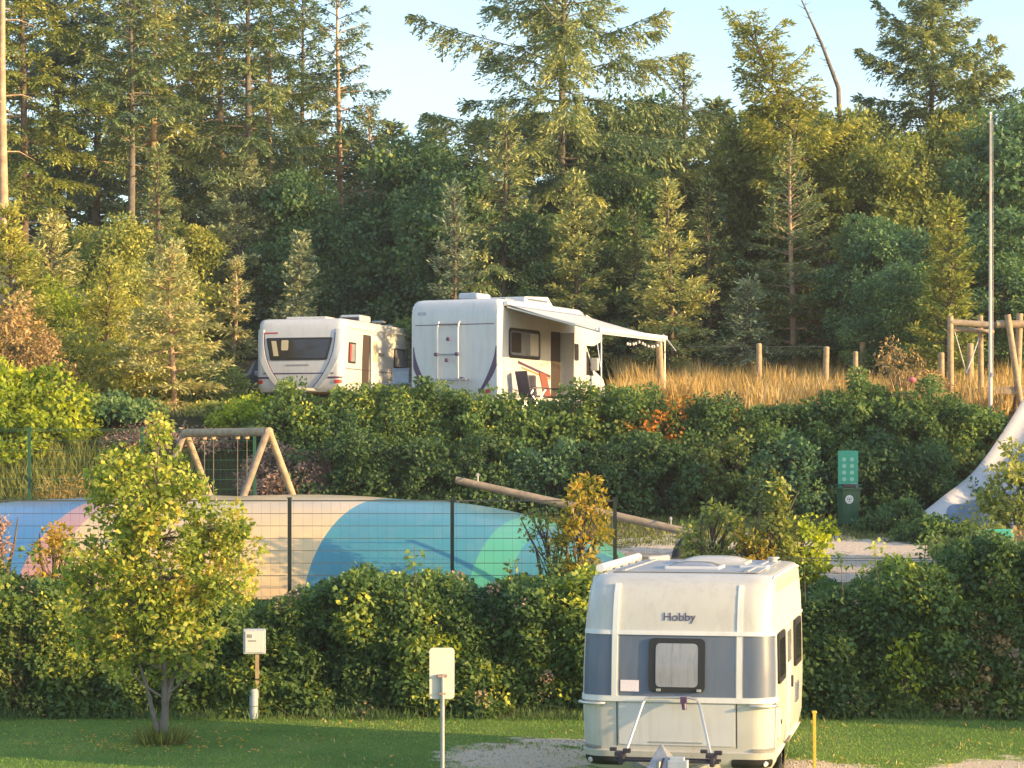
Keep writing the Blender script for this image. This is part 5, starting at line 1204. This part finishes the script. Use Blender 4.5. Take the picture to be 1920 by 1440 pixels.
shrub('shrub', 293, X(270, 66), 66, 2.0, 1.2, Z(440, 66) - float(GZ(0, 66)), 'olive', 'pale feathery bush above the broad young spruce', clumps=130, per=90, L=.12, Wd=.05, tint=.7, cr=.4)
# right edge shrubs in front of the slide
RE = 'shrubs at the right edge before the slide'
shrub('shrub', 280, X(1925, 43), 43, .95, .9, Z(835, 43) - float(GZ(0, 43)), 'olive', 'tall olive shrub at the right edge overlapping the slide', clumps=80, per=80, L=.11, Wd=.075, tint=.48, cr=.24, group=RE)
shrub('shrub', 281, X(1840, 40.5), 40.5, 1.0, .9, Z(985, 40.5) - float(GZ(0, 40.5)), 'olive', 'yellow flecked shrub covering the lower left end of the slide', clumps=70, per=85, L=.10, Wd=.07, tint=.42, cr=.20, group=RE)
shrub('shrub', 282, X(1765, 47.5), 47.5, .8, .7, Z(975, 47.5) - float(GZ(0, 47.5)), 'green', 'green shrub right of the bin at the edge of the sand', clumps=60, per=80, L=.10, Wd=.07, tint=.42, cr=.22, group=RE)
shrub('shrub', 283, X(1680, 49), 49, .8, .6, .55, 'green', 'low green weeds right of the foot of the bin', clumps=50, per=70, L=.10, Wd=.06, tint=.35, cr=.2, group=RE)
shrub('shrub', 284, X(1930, 38.5), 38.5, 1.1, .9, Z(985, 38.5) - float(GZ(0, 38.5)), 'brown', 'brownish twiggy shrub at the right edge above the hedge', clumps=70, per=80, L=.09, Wd=.06, tint=.4, cr=.22, group=RE)
o = MB().box((0, 0, .25), (.62, .45, .10)).box((0, .2, .55), (.62, .06, .6)).box((-.28, 0, .1), (.08, .42, .2)).box((.28, 0, .1), (.08, .42, .2)).build('play_seat', M['teal'], None, .03, loc=(X(1868, 40.2), 40.0, Z(1070, 40.2))); tag(o, 'teal plastic seat glimpsed through the shrubs at the right edge', 'play seat')
o.location.z -= .12

# --- saplings in the play area ------------------------------------------------
def sapling(name, seed, px, D, ytop, ybot, wpx, mat_, label, clumps, per, L, Wd, cr, tint, prof, bark='bark', cat='tree', tvar=.13, stems=3):
    """slender plant: clumps follow prof (list of (u, half-width factor, x shift px)) from bottom to top"""
    rng = np.random.default_rng(seed); g = float(GZ(0, D)); x0 = X(px, D)
    t = thing(name, label, cat, (x0, D, g)); zt, zb = Z(ytop, D) - g, max(.1, Z(ybot, D) - g); w = wpx * D / F
    u = rng.uniform(0, 1, clumps); pu = [p[0] for p in prof]
    hw = np.interp(u, pu, [p[1] for p in prof]) * w; sh = np.interp(u, pu, [p[2] for p in prof]) * D / F
    an = rng.uniform(0, 6.28, clumps); rr = np.sqrt(rng.uniform(.15, 1, clumps))
    c = np.stack([np.cos(an) * rr * hw + sh, np.sin(an) * rr * hw * .9, zb + (zt - zb) * u], 1)
    Lf = Leaves(); leaf_clumps(rng, Lf, c, cr * rng.uniform(.65, 1.25, clumps), per, L, Wd, tint, tvar=tvar, squash=1.0)
    wd = MB()
    for k in range(stems):
        q = (k - (stems - 1) / 2) * .07
        wd.tube([(q, 0, -.1), (q * 1.6, .02, zb + .1), (q * 3, .04 * k, zb + (zt - zb) * .5), (q * 4 + float(np.interp(.9, pu, [p[2] for p in prof])) * D / F, 0, zb + (zt - zb) * .92)], [.05 / math.sqrt(stems) + .015, .035, .02, .008], 7)
    for i in range(clumps):
        q = c[i]; z0_ = max(zb * .8, q[2] - .35 - .5 * rng.random()); f_ = (z0_ - zb) / (zt - zb); s_ = float(np.interp(max(0, f_), pu, [p[2] for p in prof])) * D / F * .8
        wd.tube([(s_, 0, z0_), ((q[0] + s_) / 2, q[1] / 2, (z0_ + q[2]) / 2 - .03), tuple(q)], [.014, .010, .004], 4, False)
    wd.build('trunk', M[bark], t); Lf.build('crown', LM[mat_], t)
    return t
sapling('sapling', 301, 1088, 36.2, 900, 1175, 62, 'autumn', 'slender sapling turning orange with a green top left of the near caravan', 75, 42, .085, .055, .15, .16, [(0, .45, 8), (.25, .85, -8), (.5, .75, 0), (.75, .75, 10), (1, .55, 10)])
sapling('sapling', 302, 1030, 36.6, 960, 1100, 55, 'olive', 'dull green twiggy sapling leaning left of the orange one', 22, 30, .07, .05, .12, .35, [(0, .3, 10), (.6, .8, -10), (1, .5, -25)])
sapling('sapling', 303, 1440, 37.6, 905, 1080, 70, 'olive', 'tall thin dull green sapling rising behind the roof of the near caravan', 55, 38, .085, .055, .15, .55, [(0, .9, 0), (.35, .8, 0), (.6, .35, 20), (1, .15, 28)])
sapling('sapling', 304, 1500, 37.8, 975, 1090, 70, 'lime', 'yellow green sapling behind the right rear roof corner of the near caravan', 44, 40, .10, .07, .15, .50, [(0, .5, -10), (.5, .9, 0), (1, .6, 15)])
sapling('sapling', 305, 1415, 37.3, 990, 1075, 38, 'autumn', 'golden yellow upright sapling directly behind the caravan roof hatch', 26, 36, .09, .06, .13, .15, [(0, .4, 0), (.6, .8, 0), (1, .9, -8)])
sapling('sapling', 306, 1335, 38.0, 955, 1060, 62, 'olive', 'wide loose olive sapling left of the golden one above the caravan roof', 46, 38, .085, .055, .15, .60, [(0, .8, 0), (.6, 1, 0), (1, .4, 20)])
sapling('sapling', 307, 100, 36.2, 990, 1100, 40, 'autumn', 'pale pinkish shrub poking up left of the young tree crown', 26, 36, .08, .05, .14, .28, [(0, .8, 0), (.6, 1, 0), (1, .4, 10)])
sapling('sapling', 308, 0, 36.0, 960, 1080, 26, 'pink', 'pale dry sapling cut by the left edge above the hedge', 14, 30, .07, .04, .13, .7, [(0, .8, 0), (1, .6, 0)])

# --- the near hedge -----------------------------------------------------------
def hedge(seed, x0, x1, y0, y1, top, label, n, per, tint=.45, bias=None):
    """top(x) gives the height above sea of the hedge line"""
    rng = np.random.default_rng(seed); t = thing('hedge', label, 'hedge', ((x0 + x1) / 2, y0, 0)); Lf = Leaves(); Lb = Leaves(); wd = MB(); cxm = (x0 + x1) / 2
    x = rng.uniform(x0, x1, n); kind = rng.random(n); tz = np.array([top(v) for v in x])
    tz = tz - .30 + .10 * np.sin(x * 2.1) + .09 * np.sin(x * 5.3 + 1) + .05 * np.sin(x * 13)
    z = np.where(kind < .62, rng.uniform(.02, 1, n) * tz, tz - rng.uniform(0, .18, n))
    face = y0 + .22 + .42 * (z / tz) ** 2 + .16 * np.sin(x * 2.3 + z * 2) + .20 * np.sin(x * 5.1 + z * 6) * np.sin(z * 5 - x * 2)
    y = np.where(kind < .62, face, face + rng.uniform(0, 1, n) * (y1 - face))
    y += np.where(rng.random(n) < .2, rng.uniform(0, .5, n), 0)
    c = np.stack([x - cxm, y - y0, np.maximum(z, GZ(0, y) + .08)], 1)
    tn = tint + .22 * np.sin(x * 1.7 + z * 2.3 + seed) * np.cos(x * .6 - z * 1.9) - .05
    cr = rng.uniform(.10, .27, n)
    for i in range(n):
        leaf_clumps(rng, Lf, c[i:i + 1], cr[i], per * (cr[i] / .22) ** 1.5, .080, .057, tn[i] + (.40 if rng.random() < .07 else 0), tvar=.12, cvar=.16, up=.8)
    for i in range(0, n, 4):
        q = c[i]; wd.tube([(q[0] + rng.normal() * .1, q[1] + .35, float(GZ(0, y0 + q[1] + .3)) - .05), (q[0] + .05, q[1] + .22, q[2] * .6), (q[0], q[1], q[2])], [.016, .012, .004], 4, False)
    for i in range(14):          # long shoots above the line
        q = c[rng.integers(n)]; xx = rng.uniform(x0, x1) - cxm; zt = float(top(xx + cxm)); yy = rng.uniform(.5, 1.5)
        wd.tube([(xx, yy, zt - .3), (xx + rng.normal() * .08, yy, zt + rng.uniform(.15, .4))], [.008, .004], 4, False)
        leaf_clumps(rng, Lf, np.array([[xx, yy, zt + rng.uniform(.05, .3)]]), .13, 26, .08, .055, tint + .2, up=.6)
    for k in range(26):
        q = c[rng.integers(n)]; m_ = 3; cc = q + rng.normal(size=(m_, 3)) * .12; cc[:, 1] -= .05
        leaf_clumps(rng, Lb, cc, .12, 26, .06, .04, .45, up=.6)
        for p in cc: wd.tube([tuple(p + np.array([0, .25, -.2])), tuple(p), tuple(p + rng.normal(size=3) * .12)], [.008, .006, .002], 4, False)
    Lb.build('dry_foliage', LM['pink'], t)
    wd.build('stems', M['bark'], t); Lf.build('foliage', LM['green'], t)
    return t
def top1(x):
    px = 960 + x * F / 35
    return float(Z(np.interp(px, [-200, 0, 150, 400, 520, 620, 700, 800, 900, 1000, 1080, 1150, 1300], [1060, 1065, 1080, 1090, 1105, 1068, 1075, 1055, 1072, 1080, 1060, 1060, 1080]), 35.2))
def top2(x):
    px = 960 + x * F / 35
    return float(Z(np.interp(px, [1300, 1500, 1560, 1620, 1700, 1780, 1850, 1920, 2100], [1110, 1100, 1085, 1058, 1040, 1050, 1000, 985, 1000]), 35.2))
hedge(11, X(-160, 34), X(1300, 34), 33.9, 36.4, top1, 'thick green hedge behind the lawn, left of the near caravan', 3000, 135, .47)
hedge(12, X(1300, 34), X(2080, 34), 33.7, 36.4, top2, 'thick mixed hedge right of the near caravan', 1700, 140, .45)
shrub('shrub', 320, X(830, 34.3), 34.3, .38, .3, 1.95, 'lime', 'bright yellow green shoot rising through the hedge above the cream sign panel', clumps=26, per=42, L=.09, Wd=.065, tint=.42, cr=.16, fill=.1)
shrub('shrub', 321, X(1690, 33.9), 33.9, .40, .25, 1.3, 'lime', 'yellow leaved spray in the face of the right hedge', clumps=16, per=42, L=.09, Wd=.065, tint=.5, cr=.16, fill=.1)
shrub('shrub', 322, X(1860, 34.0), 34.0, .75, .3, 1.7, 'brown', 'reddish brown twiggy bush in the right hedge near the photo edge', clumps=50, per=50, L=.075, Wd=.05, tint=.5, cr=.17, fill=.1)
shrub('shrub', 323, X(50, 34.1), 34.1, .9, .3, 1.55, 'olive', 'brownish olive bush in the hedge at the left edge', clumps=60, per=50, L=.075, Wd=.04, tint=.35, cr=.18, fill=.1)

# --- young tree on the lawn ---------------------------------------------------
def young_tree():
    D = 30.8; rng = np.random.default_rng(77); x0 = X(303, D)
    t = thing('young_tree', 'young leafy tree with yellow green leaves and forked grey stems on the lawn', 'tree', (x0, D, 0))
    # silhouette lobes: centre column, row, radius x, radius z (photo pixels), number of clumps
    lobes = [(296, 812, 22, 34, 7), (280, 868, 52, 40, 15), (225, 880, 50, 40, 12), (250, 940, 80, 50, 26), (345, 935, 55, 45, 14), (180, 925, 30, 30, 7), (300, 1000, 110, 55, 40), (395, 985, 60, 50, 18), (440, 1030, 50, 45, 15),
             (210, 1030, 75, 60, 26), (160, 1085, 42, 36, 11), (320, 1075, 110, 50, 36), (430, 1085, 55, 40, 16), (260, 1130, 90, 45, 26), (180, 1165, 55, 35, 13), (215, 1215, 42, 40, 11), (160, 1130, 35, 25, 6), (340, 1140, 60, 40, 13), (330, 1200, 50, 35, 9), (262, 1195, 40, 35, 9), (375, 1205, 38, 35, 6), (305, 1245, 50, 30, 7), (235, 1245, 35, 28, 5), (360, 1250, 35, 25, 4), (150, 1190, 28, 25, 4)]
    Lf = Leaves(); wd = MB(); k_ = D / F; fork = [Vector((.02, 0, .62)), Vector((.04, 0, 1.15)), Vector((-.02, 0, 1.8)), Vector((-.03, .03, 2.6)), Vector((-.05, 0, 3.4)), Vector((-.05, 0, 4.0))]
    wd.tube([(0, 0, -.1), (.01, 0, .12), (.05, 0, .45), fork[1], fork[2], fork[3], fork[4], fork[5]], [.10, .065, .052, .042, .036, .026, .016, .005], 10)
    wd.tube([(-.02, 0, .1), (-.12, 0, .42), (-.20, 0, .78), (-.34, -.05, 1.2), (-.55, -.1, 1.7)], [.045, .035, .028, .020, .010], 8)
    wd.tube([(.05, 0, .5), (.14, 0, .85), (.28, .1, 1.2), (.5, .1, 1.8)], [.04, .035, .026, .012], 8)
    wd.tube([(.04, 0, 1.0), (-.25, -.1, 1.12), (-.6, -.15, 1.22)], [.025, .018, .008], 6)
    for (px, py, rx, rz, n) in lobes:
        c = Vector((X(px, D) - x0, 0, Z(py, D))); rx *= k_; rz *= k_
        src = min(fork, key=lambda f_: (f_ - c).length + (2 if f_.z > c.z - .1 else 0)); cd = rng.uniform(-.35, .35)
        c.y = cd * min(1, rx * 2); mdl = src.lerp(c, .55) + Vector((0, 0, -.06))
        wd.tube([src, mdl, c], [.022, .014, .008], 6, False)
        for i in range(n):
            dv = rng.normal(size=3); dv /= np.linalg.norm(dv); rr = rng.uniform(.25, 1) ** .5
            q = Vector((c.x + dv[0] * rx * rr, c.y + dv[1] * max(rx, .3) * rr, c.z + dv[2] * rz * rr))
            wd.tube([mdl.lerp(c, .7), q], [.007, .003], 4, False)
            au = .30 if (px > 300 and 960 < py < 1160 and rng.random() < .55) else 0
            leaf_clumps(rng, Lf, np.array([tuple(q)]), rng.uniform(.11, .19), 50, .080, .056, .47 + au * .8, tvar=.24, up=.5, squash=1)
    wd.build('trunk', M['barkg'], t); Lf.build('crown', LM['yng'], t)
    n = 700; a_ = rng.uniform(0, 6.28, n); r_ = rng.uniform(0, .34, n)
    V = Leaves(); Pb = np.stack([np.cos(a_) * r_, np.sin(a_) * r_, np.zeros(n)], 1); V.add(Pb, unit(np.stack([np.cos(a_) * .5, np.sin(a_) * .5, np.ones(n)], 1) + rnd_unit(rng, n) * .3), rnd_unit(rng, n), rng.uniform(.12, .30, n), .02, rng.uniform(.1, .6, n))
    o = V.build('grass_tuft', LM['rough']); o.location = (x0, D, 0); o['kind'] = 'stuff'
young_tree()

# --- grasses ------------------------------------------------------------------
def blades(name, seed, n, xr, yr, h, w, m_, keep=None, tint=(.2, .8), lean=.35, dens=None):
    rng = np.random.default_rng(seed); y = rng.uniform(*yr, n); x = rng.uniform(xr[0], xr[1], n) * (y / ((yr[0] + yr[1]) / 2))
    if keep is not None: k = keep(x, y, rng); x, y = x[k], y[k]; n = len(x)
    z = GZ(x, y); D = unit(np.stack([rng.normal(size=n) * lean, rng.normal(size=n) * lean, np.ones(n)], 1)); N_ = unit(np.stack([rng.normal(size=n), rng.normal(size=n) - .5, np.zeros(n)], 1))
    ti = rng.uniform(*tint, n) + .2 * np.sin(x * 1.3) * np.cos(y * 1.1)
    V, Fq = leaf_geo(np.stack([x, y, z - .02], 1), D, N_, rng.uniform(.5, 1.2, n) * h * (1 + (.32 if h > .5 else 0) * np.sin(x * 1.1 + y * .7) * np.cos(x * 2.3 - y * .5)), w * rng.uniform(.7, 1.3, n))
    o = np_mesh(name, V, Fq, LM[m_], None, np.clip(ti, 0, 1)); o['kind'] = 'stuff'; return o
def offpatch(x, y, rng):
    k = np.ones(len(x), bool)
    for (cx_, cy_, rx, ry, c) in PATCH:
        r = np.hypot((x - cx_) / rx, (y - cy_) / ry); k &= ~((r < .85 + .25 * np.sin(x * 5) * np.cos(y * 6)) & (rng.random(len(x)) < .93))
    return k
blades('lawn_grass', 400, 210000, (-8.5, 9), (25.6, 33.9), .05, .008, 'lawn', offpatch, lean=.6)
blades('hedge_foot_grass', 401, 8000, (-9, 9), (33.4, 34.2), .20, .012, 'green', lambda x, y, r: r.random(len(x)) < .35 + .5 * (np.sin(x * 2.2) > 0), tint=(0, .6))
blades('dry_meadow_grass', 402, 42000, (3.0, 17), (57.2, 75), .85, .03, 'straw', lambda x, y, r: (x > X(1150, y)) & ~((x > X(1890, y)) & (y < 60)), tint=(.1, .9), lean=.25)
blades('plateau_grass', 403, 16000, (-14, 3.5), (57, 74), .30, .02, 'rough', None, lean=.4)
blades('play_area_weeds', 404, 30000, (-11, 11), (44, 53), .16, .02, 'rough', lambda x, y, r: ~((np.hypot((x - X(1600, 45)) / 6.2, (y - 45.3) / 2.6) < .8)), tint=(0, .6), lean=.5)
blades('fence_side_grass', 405, 14000, (-12.5, -7.2), (48, 55.5), .45, .03, 'rough', None, tint=(0, .5), lean=.4)
# a few long pale stalks arching at the foot of the hedge
rg = random.Random(8)
for k, (px, lab) in enumerate([(560, 'pale long grass stalk arching out of the hedge foot right of the service box'), (690, 'pale long grass stalk arching left of the cream sign pole'), (960, 'pale long grass stalk lying flat right of the cream sign pole')]):
    D = 33.4; x = X(px, D); s_ = rg.choice((-1, 1)); L = 1.0
    o = MB().tube([(0, 0, 0), (s_ * L * .35, -.1, .26), (s_ * L * .7, -.15, .22), (s_ * L, -.2, .04)], [.007, .006, .005, .002], 6).build('grass_stalk', LM['rough'], None, loc=(x, D, .0)); tag(o, lab, 'grass stalk')
# pebbles on the bare ground
rng = np.random.default_rng(9); mb = MB()
for k in range(260):
    cx_, cy_, rx, ry, _ = PATCH[rng.integers(4)]; x = cx_ + rng.normal() * rx * .5; y = cy_ + rng.normal() * ry * .4; r = rng.uniform(.008, .022)
    mb.tube([(x, y, -.004), (x, y, r * .6), (x, y, r)], [r, r * .8, r * .2], 6)
o = mb.build('gravel', mat('pale_stone', (.42, .38, .33), .9, noise=.3, scale=20)); o['kind'] = 'stuff'
# low round bloom on the bank
o = MB().tube([(0, 0, -.07), (0, 0, -.03), (0, 0, .03), (0, 0, .06)], [.02, .09, .09, .02], 9).build('rose_bloom', mat('pink_petals', (.75, .16, .2), .7), None, loc=(X(1709, 54.1), 54.0, Z(712, 54.1))); tag(o, 'single pink rose bloom on top of the bank shrubs left of the climbing frame', 'flower')

# ------------------------------------------------------------------ a little evening haze
hz = MB().box((0, 210, 12.5), (830, 610, 27)); hm = bpy.data.materials.new('thin_haze'); hm.use_nodes = True; hn = hm.node_tree
hn.nodes.remove(hn.nodes['Principled BSDF']); pv = hn.nodes.new('ShaderNodeVolumePrincipled'); pv.inputs['Density'].default_value = HAZE; pv.inputs['Color'].default_value = (.93, .95, 1, 1); pv.inputs['Anisotropy'].default_value = .2
hn.links.new(pv.outputs[0], hn.nodes['Material Output'].inputs['Volume']); o = hz.build('haze', hm); o['kind'] = 'stuff'

# fallen leaves on the lawn
rng = np.random.default_rng(31); n = 420; x = rng.uniform(-8, 8.5, n); y = rng.uniform(26.5, 33.8, n); k = rng.random(n) < .5; x[k] = X(303, 30.8) + rng.normal(size=k.sum()) * .9; y[k] = 30.8 + rng.normal(size=k.sum()) * .7
Lf = Leaves(); Lf.add(np.stack([x, y, np.full(n, .045)], 1), unit(np.stack([rng.normal(size=n), rng.normal(size=n), rng.normal(size=n) * .2], 1)), np.tile([0, 0, 1.], (n, 1)) + rng.normal(size=(n, 3)) * .3, rng.uniform(.04, .08, n), rng.uniform(.03, .05, n), rng.uniform(.2, 1, n))
o = Lf.build('fallen_leaves', LM['autumn']); o['kind'] = 'stuff'
# low weeds and clover tufts in the lawn
n = 5000; x = rng.uniform(-8.5, 9, n); y = rng.uniform(26, 33.9, n); cl = (np.sin(x * 2.1 + 1.3 * np.sin(y * 1.7)) + np.cos(y * 2.9 + x)) > .9; x, y = x[cl], y[cl]; n = len(x)
Lf = Leaves(); Lf.add(np.stack([x, y, np.zeros(n)], 1), unit(np.stack([rng.normal(size=n) * .8, rng.normal(size=n) * .8, np.ones(n) * .8], 1)), rnd_unit(rng, n), rng.uniform(.05, .11, n), rng.uniform(.012, .03, n), rng.uniform(.2, .9, n))
o = Lf.build('lawn_weeds', LM['rough']); o['kind'] = 'stuff'
